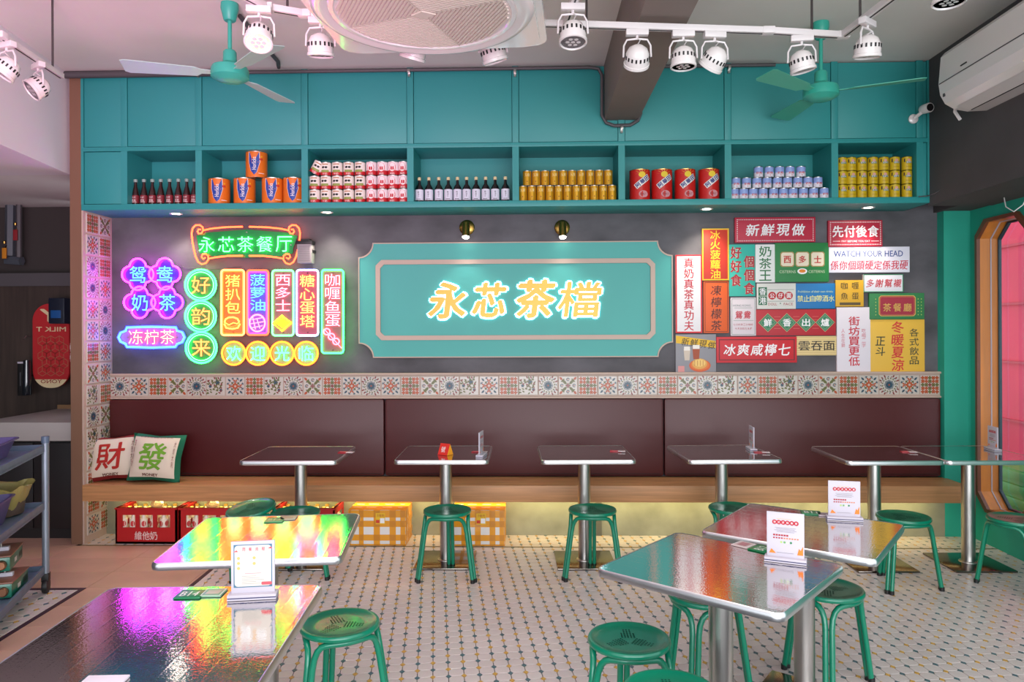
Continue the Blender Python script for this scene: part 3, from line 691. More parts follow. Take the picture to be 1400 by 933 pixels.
# three green circles
t, L = nsign('neon_circles_sign', 'tall neon sign of three green rings with orange characters', 501, 570)
for i, (cx, cy, chh) in enumerate(((501, 400, '好'), (501, 571, '韵'), (504, 742, '来'))):
    npath(L, cpt(cx, cy, 84), NG2, .008, True).build('neon_tube', t); npath(L, cpt(cx, cy, 71), NG, .0045, True).build('inner_neon_tube', t)
    nback(t, [L(*p) for p in cpt(cx, cy, 82)], ACR_GLOW('#35704a')); MB().text(chh, nbox(L, cx-50, cy-48, cx+50, cy+48), .012, neon((.6, .11, .025))).build('neon_lettering', t)
nfix(t, ((501, 400), (504, 742)), L)
# five upright boxes
def upright(name, label, x0, y0, x1, y1, outc, backc, txt, tc, ty0, ty1, two=None, icon=None):
    t, L = nsign(name, label, (x0+x1)/2, (y0+y1)/2); rp = rrect(x0+6, y0+4, x1-6, y1-4, 16)
    npath(L, rp, outc, .0075, True).build('neon_tube', t)
    if two: npath(L, rrect(x0+14, y0+13, x1-14, y1-13, 12), two, .004, True).build('inner_neon_tube', t)
    MB().prism([L(*p) for p in rp], -.03, 0, ACR_GLOW(backc)).build('backing_panel', t)
    cx = (x0+x1)/2; w = 40; MB().vtext(txt, nbox(L, cx-w, ty0, cx+w, ty1), .012, tc, gap=.1).build('neon_lettering', t)
    if icon: m = MB(); icon(L, m); m.build('neon_icon', t)
    nfix(t, ((cx, y0+20), (cx, y1-20)), L); return t
def ic_bun(L, m):
    npath(L, [(632, 605), (636, 588), (655, 577), (680, 576), (702, 584), (712, 603)], NY, m=m); npath(L, [(632, 605), (655, 618), (680, 606), (700, 612), (712, 603)], NY, .004, m=m)
    npath(L, [(630, 612), (640, 634), (672, 640), (704, 634), (716, 612)], NY, m=m); npath(L, [(640, 622), (672, 628), (706, 620)], neon((1, .06, .008)), .004, m=m)
def ic_pine(L, m):
    npath(L, cpt(810, 608, 42, ry=46), NPK, .0065, True, m=m)
    for d in (-22, 0, 22): npath(L, [(785+d, 575+abs(d)*.3), (800+d*1.1, 642-abs(d)*.2)], NPK, .0035, m=m); npath(L, [(774+abs(d)*.3, 612+d), (846-abs(d)*.3, 600+d)], NPK, .0035, m=m)
def ic_dia(L, m): npath(L, [(945, 568), (996, 606), (945, 650), (896, 610)], neon((.8, .8, .01)), .009, True, m=m); m.flat([(L(*p)) for p in ((945, 580), (984, 606), (945, 638), (908, 610))], .004, mat('acrylic_yellow', '#c8c020', .4, em='#d8d020', es=.8))  # yellow fill emits by itself, imitating tube light in the acrylic
def ic_fish(L, m):
    for cx, cy in ((1190, 655), (1215, 682), (1240, 708)): npath(L, cpt(cx, cy, 17, 14), NPK, .006, True, m=m)
    npath(L, [(1176, 642), (1270, 745)], NPK, .004, m=m)
upright('neon_box_sign', 'upright neon box with yellow outline and yellow characters above a bun icon', 608, 314, 744, 678, neon((1, .2, .05)), '#c87428', '猪扒包', NY, 340, 560, neon((1, .06, .008)), ic_bun)
upright('neon_box_sign', 'upright neon box with cyan characters above a round crosshatched bun icon', 748, 316, 876, 676, neon((1, .05, .02)), '#5a4ac0', '菠萝油', NC, 338, 545, neon((.9, .02, .2)), ic_pine)
upright('neon_box_sign', 'upright neon box with green outline above a yellow diamond icon', 886, 316, 1014, 680, NG, '#8a4a58', '西多士', neon((1, .13, .2)), 340, 545, None, ic_dia)
upright('neon_box_sign', 'upright neon box with bright white outline and four yellow characters', 1018, 314, 1148, 680, NW, '#a03c48', '糖心蛋塔', neon((.9, .2, .04)), 340, 635)
upright('neon_box_sign', 'tallest upright neon box with pink characters above three fish balls on a skewer', 1156, 314, 1286, 776, NG2, '#8a4a50', '咖喱鱼蛋', neon((1, .13, .2)), 335, 630, None, ic_fish)
t, L = nsign('neon_welcome_sign', 'row of four orange neon rings with green welcome characters', 879, 773)
for cx, chh in ((681, '欢'), (812, '迎'), (945, '光'), (1077, '临')):
    npath(L, cpt(cx, 773, 63), neon((1, .11, .008)), .008, True).build('neon_tube', t); nback(t, [L(*p) for p in cpt(cx, 773, 60)], ACR_GLOW('#7a9a60'))
    MB().text(chh, nbox(L, cx-40, 733, cx+40, 815), .012, neon((.05, .9, .3))).build('neon_lettering', t)
nfix(t, ((681, 773), (1077, 773)), L)
# speaker on the wall
p = PY(150+1072/4, 290+222/4, YN-.02); t = thing('wall_speaker', 'small grey box speaker with a black bracket beside the neon title', 'speaker', p)
MB().box((-.057, -.04, -.085), (.057, .05, .075), mat('speaker_grey', '#9a9294', .5), .006).build('case', t)
m = MB(); m.box((-.065, -.05, .062), (.065, .04, .09), BLACK, .006); m.box((-.03, -.03, .09), (.04, .03, .105), BLACK); m.box((.05, -.02, .0), (.062, .068, .02), BLACK); m.build('bracket', t)
m = MB()
for k in range(9): m.box((-.045, -.042, -.07+k*.014), (.045, -.04, -.064+k*.014), mat('speaker_mesh', '#807a7c', .7))
m.build('grille', t)
# cables
def wire(name, label, pts, r, mt, cat='cable'):
    m = MB(); m.tube(pts, r, mt, 6); o = m.build(name); o['label'] = label; o['category'] = cat; return o
wire('neon_cable', 'thin grey cable sagging above the neon rings', [PY(246, 362, YW-.008), PY(252, 366, YW-.008), PY(262, 366, YW-.008), PY(275, 369, YW-.008), PY(300, 368, YW-.008), PY(330, 365, YW-.008)], .003, DGREY)
# ================================================================= CENTRE BOARD  crop: px = 480+x/3.111, py = 280+y/3.111
YBD = YW-.03
def bq(x, y): p = PY(480+x/3.111, 280+y/3.111, YBD); return (p.x, p.z)
bx, bz = bq(700, 402); t = thing('signboard', 'large turquoise signboard with scooped corners and glowing gold characters', 'signboard', (bx, YW, bz))
def BQ(x, y): a, b = bq(x, y); return (a-bx, b-bz)
def scoop(x0, y0, x1, y1, r):
    p = []
    for cx, cy, s, e in ((x0, y0, 0, 90), (x1, y0, 90, 180), (x1, y1, 180, 270), (x0, y1, 270, 360)):
        seg = [(cx+r*math.cos(R(s+(e-s)*i/8)), cy+r*math.sin(R(s+(e-s)*i/8))) for i in range(9)]
        p += seg[::-1]
    return p
def quadB(x0, y0, x1, y1): a = BQ(x0, y1); b = BQ(x1, y0); return a[0], a[1], b[0], b[1]
X0, Z0, X1, Z1 = quadB(33, 153, 1367, 652); rr = .113
P0 = scoop(X0, Z0, X1, Z1, rr); P1 = scoop(X0+.008, Z0+.008, X1-.008, Z1-.008, rr)
MB().prism(P1, .0, .03, BOARD).build('board', t)
m = MB(); n = len(P0)
m.add([(a, 0, b) for a, b in P0]+[(a, -.036, b) for a, b in P0]+[(a, -.036, b) for a, b in P1]+[(a, 0, b) for a, b in P1], [[i, (i+1) % n, n+(i+1) % n, n+i] for i in range(n)]+[[n+i, n+(i+1) % n, 2*n+(i+1) % n, 2*n+i] for i in range(n)]+[[2*n+i, 2*n+(i+1) % n, 3*n+(i+1) % n, 3*n+i] for i in range(n)], BEIGE)
m.build('edge_moulding', t)
x0, z0, x1, z1 = quadB(107, 228, 1292, 577)
def cham(x0, z0, x1, z1, c): return [(x0+c, z0), (x1-c, z0), (x1, z0+c), (x1, z1-c), (x1-c, z1), (x0+c, z1), (x0, z1-c), (x0, z0+c)]
a = cham(x0, z0, x1, z1, .045); b = cham(x0+.036, z0+.036, x1-.036, z1-.036, .03); m = MB(); n = 8
for k, (oo, c) in enumerate(((0, 0),)):
    m.add([(p, -.028, q) for p, q in a]+[(p, -.046, q) for p, q in a]+[(p, -.046, q) for p, q in b]+[(p, -.028, q) for p, q in b], [[i, (i+1) % n, n+(i+1) % n, n+i] for i in range(n)]+[[n+i, n+(i+1) % n, 2*n+(i+1) % n, 2*n+i] for i in range(n)]+[[2*n+i, 2*n+(i+1) % n, 3*n+(i+1) % n, 3*n+i] for i in range(n)], BEIGE)
m.build('inner_frame', t)
HALO = mat('backlight_glow', '#ffffff', .5, em='#9fe4ff', es=7)
for chh, q in (('永', (335, 328, 495, 488)), ('芯', (520, 330, 660, 482)), ('茶', (702, 317, 868, 485)), ('檔', (882, 328, 1060, 480))):
    bb = quadB(*q); cx, cz = (bb[0]+bb[2])/2, (bb[1]+bb[3])/2
    lb = (bb[0]-cx, bb[1]-cz, bb[2]-cx, bb[3]-cz)
    m = MB(); m.text(chh, lb, .061, GOLD, bold=.06 if chh != '檔' else .035, ext=.02, shear=.12); L1 = m.build('lettering', t, (cx, 0, cz))
    m = MB(); m.text(chh, (lb[0]-.014, lb[1]-.014, lb[2]+.014, lb[3]+.014), .036, HALO, bold=.10 if chh != '檔' else .07, shear=.12); m.build('halo_light', L1)
# brass wall lamps
for i, (px, lbl) in enumerate(((638.5, 'small brass cylinder lamp above the left half of the turquoise signboard'), (768.5, 'small brass cylinder lamp above the right half of the turquoise signboard'))):
    p = PY(px, 311.5, YW); t = thing('wall_lamp', lbl, 'lamp', p, group='brass wall lamps')
    m = MB(); m.T = Matrix.Rotation(R(90), 4, 'X'); m.lathe([(.061, 0), (.061, .008), (.055, .014), (.01, .016)], BRASS, 24); m.build('wall_plate', t)
    h = obj('lamp_head', None, t); h.location = (0, -.085, -.0); 
    m = MB(); m.T = Matrix.Translation((0, -.085, -.0)) @ Matrix.Rotation(R(-14), 4, 'X'); m.lathe([(.001, .03), (.026, .03), (.03, .026), (.03, -.085), (.026, -.088), (.026, -.075)], BRASS, 20); m.T = None
    m.tube([(0, -.01, 0), (0, -.09, 0)], .009, BRASS); bpy.data.objects.remove(h); m.build('lamp_head', t)
    m = MB(); m.T = Matrix.Translation((0, -.085, -.0)) @ Matrix.Rotation(R(-14), 4, 'X'); m.lathe([(.027, -.078), (.027, -.093), (.02, -.1), (.001, -.102)], mat('lamp_glow', '#ffffff', .4, em='#fff4e4', es=14), 18); m.build('bulb', t)
    lamp('wall_lamp_beam', 'SPOT', (p.x, YW-.2, p.z-.12), 5, (1, .95, .88), aim=(p.x, YW-.02, p.z-1.3), size=.05, spot=90, blend=.8)
# ================================================================= PLAQUES   crop: px = 900+x/3.684, py = 290+y/3.684
YPQ = YW-.022
def pq(x, y): p = PY(900+x/3.684, 290+y/3.684, YPQ); return (p.x, p.z)
def plaque(label, x0, y0, x1, y1, bgc, dep=0, edge=None):
    ca = pq(x0, y1); cb_ = pq(x1, y0); cx, cz = (ca[0]+cb_[0])/2, (ca[1]+cb_[1])/2
    t = thing('wall_plaque', label, 'sign', (cx, YW, cz)); w, h = cb_[0]-ca[0], cb_[1]-ca[1]
    c = .02+dep
    MB().box((-w/2, -c, -h/2), (w/2, 0, h/2), flat(bgc) if isinstance(bgc, str) else bgc, .002).build('board', t)
    kx = lambda x: (x-x0)/(x1-x0)*w-w/2; kz = lambda y: h/2-(y-y0)/(y1-y0)*h
    t.location.y = YW
    def B(a, b, c_, d): return (kx(a), kz(d), kx(c_), kz(b))
    return t, B, c, kx, kz
def bord(m, B, q, w, c, mt): r = B(*q); m.frame(r[0], r[1], r[2], r[3], w, c, c+.0006, mt)
RED, WHT, BLK = flat('#c8242c'), flat('#ece8ea'), flat('#2c2526')
def fin(m, t): m.build('lettering', t)
t, B, c, kx, kz = plaque('tall white plaque with red border and seven red characters, leftmost of the plaques', 88, 215, 220, 610, '#ece6e8')
m = MB(); bord(m, B, (88, 215, 220, 610), .011, c+.0003, flat('#d4202c')); m.build('border', t); m = MB(); m.vtext('真奶真茶真功夫', B(130, 230, 178, 600), c+.0008, flat('#c01f30'), bold=.02, gap=.06); fin(m, t)
t, B, c, kx, kz = plaque('orange red plaque with yellow border and five yellow characters', 221, 83, 355, 345, '#c9321c', .004)
m = MB(); bord(m, B, (221, 83, 355, 345), .01, c+.0003, flat('#e8b820')); m.build('border', t); m = MB(); m.vtext('冰火菠蘿油', B(262, 92, 312, 338), c+.0008, flat('#f2c81e'), bold=.02, gap=.06); fin(m, t)
t, B, c, kx, kz = plaque('orange plaque with thin dark border and four dark brushed characters', 229, 348, 355, 610, '#e05c1e')
m = MB(); bord(m, B, (235, 354, 350, 604), .004, c+.0003, flat('#5a2418')); m.build('border', t); m = MB(); m.vtext('凍檸檬茶', B(266, 365, 318, 602), c+.0008, flat('#4a201a'), bold=.012, shear=.12, gap=.14); fin(m, t)
t, B, c, kx, kz = plaque('teal plaque with six bold dark red characters in two columns', 357, 163, 488, 425, '#34b2a0')
m = MB()
for col, o in ((flat('#e8d8c8'), .0), (flat('#a82430'), .0008)): m.vtext('好好食', B(364+o*0, 170, 420, 378), c+.0008+o, col, bold=.055 if o else .1, gap=.1); m.vtext('個個食', B(430, 216, 484, 420), c+.0008+o, col, bold=.055 if o else .1, gap=.1)
fin(m, t)
t, B, c, kx, kz = plaque('small pale pink plaque with a grey green border and two small red characters', 366, 430, 493, 624, '#d9cdd2', -.004)
m = MB(); bord(m, B, (371, 436, 488, 618), .003, c+.0003, flat('#6a8a7a')); m.build('border', t); m = MB(); m.text('HONG KONG', B(378, 466, 466, 476), c+.0008, flat('#6a7a7a')); m.htext('鴛鴦', B(386, 498, 470, 538), c+.0008, flat('#c0283a'), bold=.03, shear=.1)
m.htext('七分奶茶三分咖啡', B(378, 562, 478, 573), c+.0008, flat('#b03a48')); m.htext('今天你飲左未?', B(386, 582, 474, 594), c+.0008, flat('#b03a48')); m.rect(*B(384, 482, 474, 484), c+.0008, flat('#8a9a90')); m.rect(*B(380, 546, 480, 548), c+.0008, flat('#8a9a90')); fin(m, t)
def dots(m, B, q, c, n, k, mt):
    x0, y0, x1, y1 = q
    for i in range(n+1):
        for y in (y0, y1): m.rect(*B(x0+(x1-x0)*i/n-2, y-2.2, x0+(x1-x0)*i/n+2, y+2.2), c, mt)
    for j in range(1, k):
        for x in (x0, x1): m.rect(*B(x-2.2, y0+(y1-y0)*j/k-2, x+2.2, y0+(y1-y0)*j/k+2), c, mt)
t, B, c, kx, kz = plaque('wide crimson plaque with four white brushed characters, topmost of the plaques', 385, 25, 790, 155, '#b81c3a', .008)
m = MB(); dots(m, B, (397, 37, 778, 146), c+.0005, 42, 11, WHT); m.build('dotted_border', t); m = MB(); m.htext('新鮮現做', B(436, 60, 742, 122), c+.0008, WHT, bold=.03, shear=.15, gap=.14); fin(m, t)
t, B, c, kx, kz = plaque('white plaque with three bold dark green characters', 490, 163, 588, 355, '#e6e4e2')
m = MB(); m.vtext('奶茶王', B(508, 168, 570, 350), c+.0008, flat('#2c7040'), bold=.02, gap=.1); fin(m, t)
t, B, c, kx, kz = plaque('green plaque with three cream cells holding red characters and a small egg picture', 588, 155, 859, 353, '#1f7a3c', .003)
m = MB()
for i, chh in enumerate('西多士'):
    x0 = 615+i*76; m.prism(cham(*B(x0, 200, x0+70, 276), .012), c, c+.0004, flat('#b08a50')); m.prism(cham(*B(x0+4, 204, x0+66, 272), .012), c, c+.0007, flat('#e6d8c0')); m.text(chh, B(x0+16, 220, x0+54, 258), c+.0012, flat('#c02a28'), bold=.05)
m.build('character_cell', t); m = MB(); m.text('CISTERNS', B(610, 294, 692, 308), c+.0008, flat('#c8d0b0')); m.text('CISTERNS', B(756, 294, 838, 308), c+.0008, flat('#c8d0b0')); fin(m, t)
m = MB(); q = B(700, 284, 750, 314); m.flat(circ((q[0]+q[2])/2, (q[1]+q[3])/2, (q[2]-q[0])/2, 14, ry=(q[3]-q[1])/2), c+.0004, WHT); m.flat(circ((q[0]+q[2])/2, (q[1]+q[3])/2+.002, (q[2]-q[0])*.34, 12, ry=(q[3]-q[1])*.3), c+.0008, flat('#e08020')); m.build('printed_egg', t)
t, B, c, kx, kz = plaque('crimson plaque with dotted border, four white characters and a small line of text below', 855, 41, 1127, 176, '#b01c38', .008)
m = MB(); dots(m, B, (866, 51, 1117, 165), c+.0005, 30, 12, WHT); m.build('dotted_border', t); m = MB(); m.htext('先付後食', B(874, 68, 1110, 128), c+.0008, WHT, bold=.035, gap=.06); m.text('PAY BEFORE YOU EAT', B(922, 143, 1065, 153), c+.0008, WHT); m.rect(*B(878, 147, 915, 149), c+.0008, WHT); m.rect(*B(1070, 147, 1108, 149), c+.0008, WHT); fin(m, t)
t, B, c, kx, kz = plaque('wide white plaque reading WATCH YOUR HEAD in blue over red characters', 860, 174, 1266, 306, '#e4e0ec', .002)
m = MB(); m.text('WATCH YOUR HEAD', B(884, 194, 1232, 225), c+.0008, flat('#26408c'), bold=.02); m.htext('係你個頭硬定係我硬', B(866, 245, 1258, 292), c+.0008, flat('#c8304a'), bold=.02, gap=.06, shear=.1); fin(m, t)
t, B, c, kx, kz = plaque('off white plaque with green block characters and three red discs', 497, 359, 693, 489, '#d5d2cc')
m = MB()
for i, chh in enumerate('香港'): m.rect(*B(505, 378+i*47, 548, 422+i*47), c+.0004, flat('#2a6a48')); m.text(chh, B(509, 382+i*47, 544, 418+i*47), c+.0009, WHT, bold=.02)
for i, chh in enumerate('公仔面'): q = B(554+i*42, 401, 594+i*42, 442); m.flat(circ((q[0]+q[2])/2, (q[1]+q[3])/2, (q[2]-q[0])/2, 18), c+.0004, flat('#b8242c')); m.text(chh, B(562+i*42, 409, 586+i*42, 434), c+.0009, WHT, bold=.03)
m.text('DOLL', B(554, 458, 598, 471), c+.0008, flat('#a02830')); m.text('FACE', B(632, 458, 678, 471), c+.0008, flat('#a02830')); q = B(608, 450, 622, 472); m.flat(circ((q[0]+q[2])/2, (q[1]+q[3])/2, .004, 8, ry=.006), c+.0004, flat('#2a6a48')); m.rect(*B(550, 390, 684, 392), c+.0004, flat('#888')if 0 else flat('#6a7a70')); m.rect(*B(550, 449, 684, 451), c+.0004, flat('#6a7a70')); fin(m, t)
t, B, c, kx, kz = plaque('blue plaque with pale yellow characters forbidding outside drinks', 694, 359, 891, 487, '#1a72b0')
m = MB(); m.text('Prohibition of their own drinks', B(704, 395, 880, 406), c+.0008, flat('#c8d8a8')); m.htext('禁止自帶酒水', B(700, 420, 888, 452), c+.0008, flat('#e8e080'), gap=.06, bold=.008); fin(m, t)
t, B, c, kx, kz = plaque('small yellow plaque with four outlined discs of dark characters', 893, 343, 1034, 477, '#dba62a', .003)
m = MB()
for i, chh in enumerate('咖喱魚蛋'):
    x, y = 937+55*(i % 2), 372+52*(i//2); q = B(x-26, y-24, x+26, y+24); cx, cz = (q[0]+q[2])/2, (q[1]+q[3])/2
    m.flat(circ(cx, cz, .0245, 20), c+.0004, flat('#7a5a1a')); m.flat(circ(cx, cz, .0225, 20), c+.0007, flat('#dba62a')); m.text(chh, B(x-17, y-17, x+17, y+17), c+.001, flat('#4a3a1a'), bold=.01)
m.rect(*B(913, 456, 1018, 470), c+.0005, flat('#5a4a2a')); fin(m, t)
t, B, c, kx, kz = plaque('small white plaque with green edge and four red brushed characters', 1033, 314, 1232, 404, '#e0dce4', .006)
m = MB(); bord(m, B, (1033, 314, 1232, 404), .005, c+.0003, flat('#2a8a5a')); m.build('border', t); m = MB(); m.htext('多謝幫襯', B(1044, 338, 1226, 380), c+.0008, flat('#c02838'), bold=.025, shear=.15, gap=.16); fin(m, t)
t, B, c, kx, kz = plaque('green plaque with a maroon shield and gold outline and three gold characters', 1063, 408, 1339, 541, '#2c7a44', .004)
m = MB(); r = B(1110, 420, 1296, 526); m.prism(cham(*r, .016), c, c+.0004, flat('#c8a050')); m.prism(cham(r[0]+.006, r[1]+.006, r[2]-.006, r[3]-.006, .014), c, c+.0008, flat('#9a2438')); m.prism(cham(r[0]+.011, r[1]+.011, r[2]-.011, r[3]-.011, .012), c, c+.001, flat('#c8a050')); m.prism(cham(r[0]+.0125, r[1]+.0125, r[2]-.0125, r[3]-.0125, .011), c, c+.0012, flat('#9a2438')); m.build('printed_shield', t)
m = MB(); m.htext('茶餐廳', B(1126, 460, 1280, 502), c+.0018, flat('#c8a050'), bold=.02, gap=.2)
for x in (1093, 1306, 1322):
    for j in range(6): m.rect(*B(x, 436+j*16, x+4, 441+j*16), c+.0005, flat('#b8c060'))
fin(m, t)
t, B, c, kx, kz = plaque('wide red plaque with four green diamonds holding white characters', 494, 490, 894, 623, '#b01f2c', .002)
m = MB()
for i, chh in enumerate('鮮香出爐'):
    x, y = 552+96*i, 557
    for s_, cl, cc in ((49, '#a89a70', .0004), (45, '#2a7a5a', .0007), (37, '#8a9a70', .0009), (34, '#2a7a5a', .0011)): m.flat([(kx(x+s_), kz(y)), (kx(x), kz(y-s_)), (kx(x-s_), kz(y)), (kx(x), kz(y+s_))], c+cc, flat(cl))
    m.text(chh, B(x-21, y-20, x+21, y+20), c+.0015, WHT, bold=.04)
    if i < 3:
        for d in (-8, 8): m.rect(*B(x+32, y+d-22-1, x+64, y+d-22+1), c+.0003, flat('#d06a60')); m.rect(*B(x+32, y+d+22-1, x+64, y+d+22+1), c+.0003, flat('#d06a60'))
fin(m, t)
t, B, c, kx, kz = plaque('wide red plaque with a dark inner border and five white brushed characters', 293, 628, 697, 760, '#c4222e', .006)
m = MB(); bord(m, B, (305, 640, 686, 748), .007, c+.0003, flat('#6a1a20')); m.build('border', t); m = MB(); m.htext('冰爽咸檸七', B(326, 664, 668, 724), c+.0008, WHT, bold=.03, shear=.15, gap=.12); fin(m, t)
t, B, c, kx, kz = plaque('cream striped plaque with three black characters', 697, 625, 898, 723, '#e0c890')
m = MB()
for k in range(10): m.rect(*B(699, 630+k*9.5, 896, 633+k*9.5), c+.0003, flat('#c0a060'))
m.build('stripe', t); m = MB(); m.htext('雲吞面', B(704, 650, 892, 698), c+.0008, BLK, gap=.08, bold=.015); fin(m, t)
t, B, c, kx, kz = plaque('illustrated plaque of iced drinks and a bun on an orange plate under a yellow band', 88, 616, 291, 812, '#8c8a90')
m = MB()
m.flat([(kx(90), kz(622)), (kx(289), kz(650)), (kx(289), kz(686)), (kx(90), kz(660))][::-1], c+.0004, flat('#e0b020'))
for i, chh in enumerate('新鮮現做'): m.text(chh, B(118+i*44, 634+i*6, 156+i*44, 672+i*6), c+.0008, BLK, bold=.01, shear=.2)
m.build('printed_band', t); m = MB(); q = B(155, 740, 264, 804); ce = lambda q: ((q[0]+q[2])/2, (q[1]+q[3])/2)
for q, cl, cc in (((155, 742, 264, 806), '#c8562a', .0005), ((163, 744, 256, 798), '#d8702e', .0007), ((170, 738, 246, 792), '#d8a050', .001), ((178, 742, 238, 780), '#e8c070', .0013)): b_ = B(*q); x_, z_ = ce(b_); m.flat(circ(x_, z_, (b_[2]-b_[0])/2, 18, ry=(b_[3]-b_[1])/2), c+cc, flat(cl))
for k in range(4): m.rect(*B(182+k*14, 748, 185+k*14, 776), c+.0016, flat('#b8783a'))
for x0, y0, x1, y1, cl in ((128, 690, 162, 748, '#c8b8a8'), (172, 682, 210, 742, '#a04828')): m.flat([(kx(x0), kz(y0)), (kx(x0+5), kz(y1)), (kx(x1-5), kz(y1)), (kx(x1), kz(y0))], c+.0012, flat(cl)); m.rect(*B(x0+2, y0-12, x1-2, y0+8), c+.0014, flat('#e8e0d8'))
m.rect(*B(100, 776, 132, 806), c+.0006, flat('#d08a88')); m.build('printed_food', t)
t, B, c, kx, kz = plaque('tall white plaque with five red characters and small side text', 900, 480, 1068, 808, '#dfd6de', .003)
m = MB(); m.vtext('街坊買更低', B(958, 524, 1014, 778), c+.0008, flat('#c4283a'), bold=.03, gap=.08); m.vtext('人生在獅', B(922, 586, 940, 684), c+.0008, flat('#c86a78')); m.vtext('吃喝二字', B(1024, 586, 1044, 684), c+.0008, flat('#c86a78')); m.build('lettering', t)
t, B, c, kx, kz = plaque('large yellow plaque with red characters in the middle between black ones', 1070, 541, 1342, 808, '#dcae3c')
m = MB(); m.vtext('冬暖夏涼', B(1176, 548, 1238, 804), c+.0008, flat('#c82c2c'), bold=.03, gap=.08, shear=.08); m.vtext('正斗', B(1096, 624, 1144, 728), c+.0008, flat('#2c3a2a'), bold=.02, shear=.08); m.vtext('各式飲品', B(1266, 584, 1312, 772), c+.0008, flat('#2c3a2a'), bold=.012, gap=.14); fin(m, t)
# ================================================================= BENCH
t = thing('wall_bench', 'long built-in oak bench running the whole wall under the tile strip', 'bench', (0, YC, 0))
MB().box((XL, 0, .325), (3.17, YB-YC+.03, .447), WOOD, .003).build('seat_board', t)
XB = [XL+.014, PY(525.5, 600, YB).x, PY(908, 600, YB).x, XR-.004]
bl = ['left', 'middle', 'right']
for i in range(3):
    t = thing('back_cushion', 'maroon leather bench back cushion, the %s one of three' % bl[i], 'cushion', ((XB[i]+XB[i+1])/2, YB, .452), group='maroon bench backs'); w = (XB[i+1]-XB[i])/2-.003
    m = MB(); m.box((-w, .0, 0), (w, YW-YB-.002, .606), LEATH, .022); m.build('padding', t)
    m = MB(); m.tube([(-w+.02, -.001, .02), (w-.02, -.001, .02)], .003, SEAM, 6); m.build('piping', t)
# under-bench warm LED strip
m = MB(); m.box((XL+.02, YC+.05, .318), (3.1, YC+.065, .3245), mat('led_strip', '#ffffff', .5, em='#ffdf90', es=3)); o = m.build('led_strip'); o['label'] = 'warm light strip hidden under the front of the oak bench'; o['category'] = 'light strip'
lamp('under_bench_glow', 'AREA', (-.1, YC+.16, .30), 13, (1, .86, .36), aim=(-.1, YC+.3, 0), size=6.2, sizey=.05)
# pillows
def pillow(label, px, py, w, h, yaw, roll, tilt, edge, ch, chc, X=None):
    p = PY(px, py, YB-.14); t = thing('throw_pillow', label, 'pillow', (p.x, p.y, .447+h/2-.0))
    t.rotation_euler = (R(tilt), R(roll), R(yaw)); N = 14
    def surf(u, v, s):   # u,v in -1..1
        e = (1-abs(u)**2.6)*(1-abs(v)**2.6); th = .092*max(e, 0)**.5
        k = 1-.10*(1-abs(u*v))*max(abs(u), abs(v))**3
        wr = .003*math.sin(9*u+5*v)*math.sin(7*v-3*u)*e
        return (u*w/2*k, s*(th+wr)-.0, v*h/2*k)
    fc = mat('pillow_cream_cloth', '#d6c6b4', .9, bump=(300, .2, U3)); em_ = mat('pillow_edge_'+edge.strip('#'), edge, .85)
    for nm, s, mt in (('front_cover', -1, fc), ('back_cover', 1, em_)):
        m = MB(); vs = [surf(2*i/N-1, 2*j/N-1, s) for i in range(N+1) for j in range(N+1)]
        for inner in (0, 1):
            fs = []
            for i in range(N):
                for j in range(N):
                    b_ = i in (0, N-1) or j in (0, N-1)
                    if (not b_) == bool(inner): fs.append([i*(N+1)+j, (i+1)*(N+1)+j, (i+1)*(N+1)+j+1, i*(N+1)+j+1])
            m.add(vs, fs, mt if inner else em_, True)
        m.build(nm, t)
    wp = lambda a, b, c: tuple(x+y for x, y in zip(surf(a/(w/2), b/(h/2), -1), (0, -c, 0)))
    m = MB(); m.text(ch, (-.105, -.1, .105, .11), .004, flat(chc, .9), bold=.035, warp=wp, shear=.08); m.text('MONEY', (-.06, -.15, .06, -.125), .003, flat('#5a2018', .9), bold=.06, warp=wp)
    for s in (-1, 1): m.vtext('四季發財' if s < 0 else '大吉大利', (s*.155-.007, -.08, s*.155+.007, .13), .003, flat('#7a3a34', .9), warp=wp)
    m.htext('恭喜發財恭喜發財恭喜', (-.13, .15, .13, .16), .003, flat('#7a3a34', .9), warp=wp)
    m.build('printed_lettering', t); return t
pillow('cream pillow with dark red edge and red character, against the tiled side', 157, 628, .38, .345, 8, -4, -16, '#8a1c1c', '財', '#a8241c')
pillow('cream pillow with dark green edge and green character, in front of the red one', 219, 625, .405, .365, 2, 3, -14, '#14684c', '發', '#6a9a2c').location.y -= .05
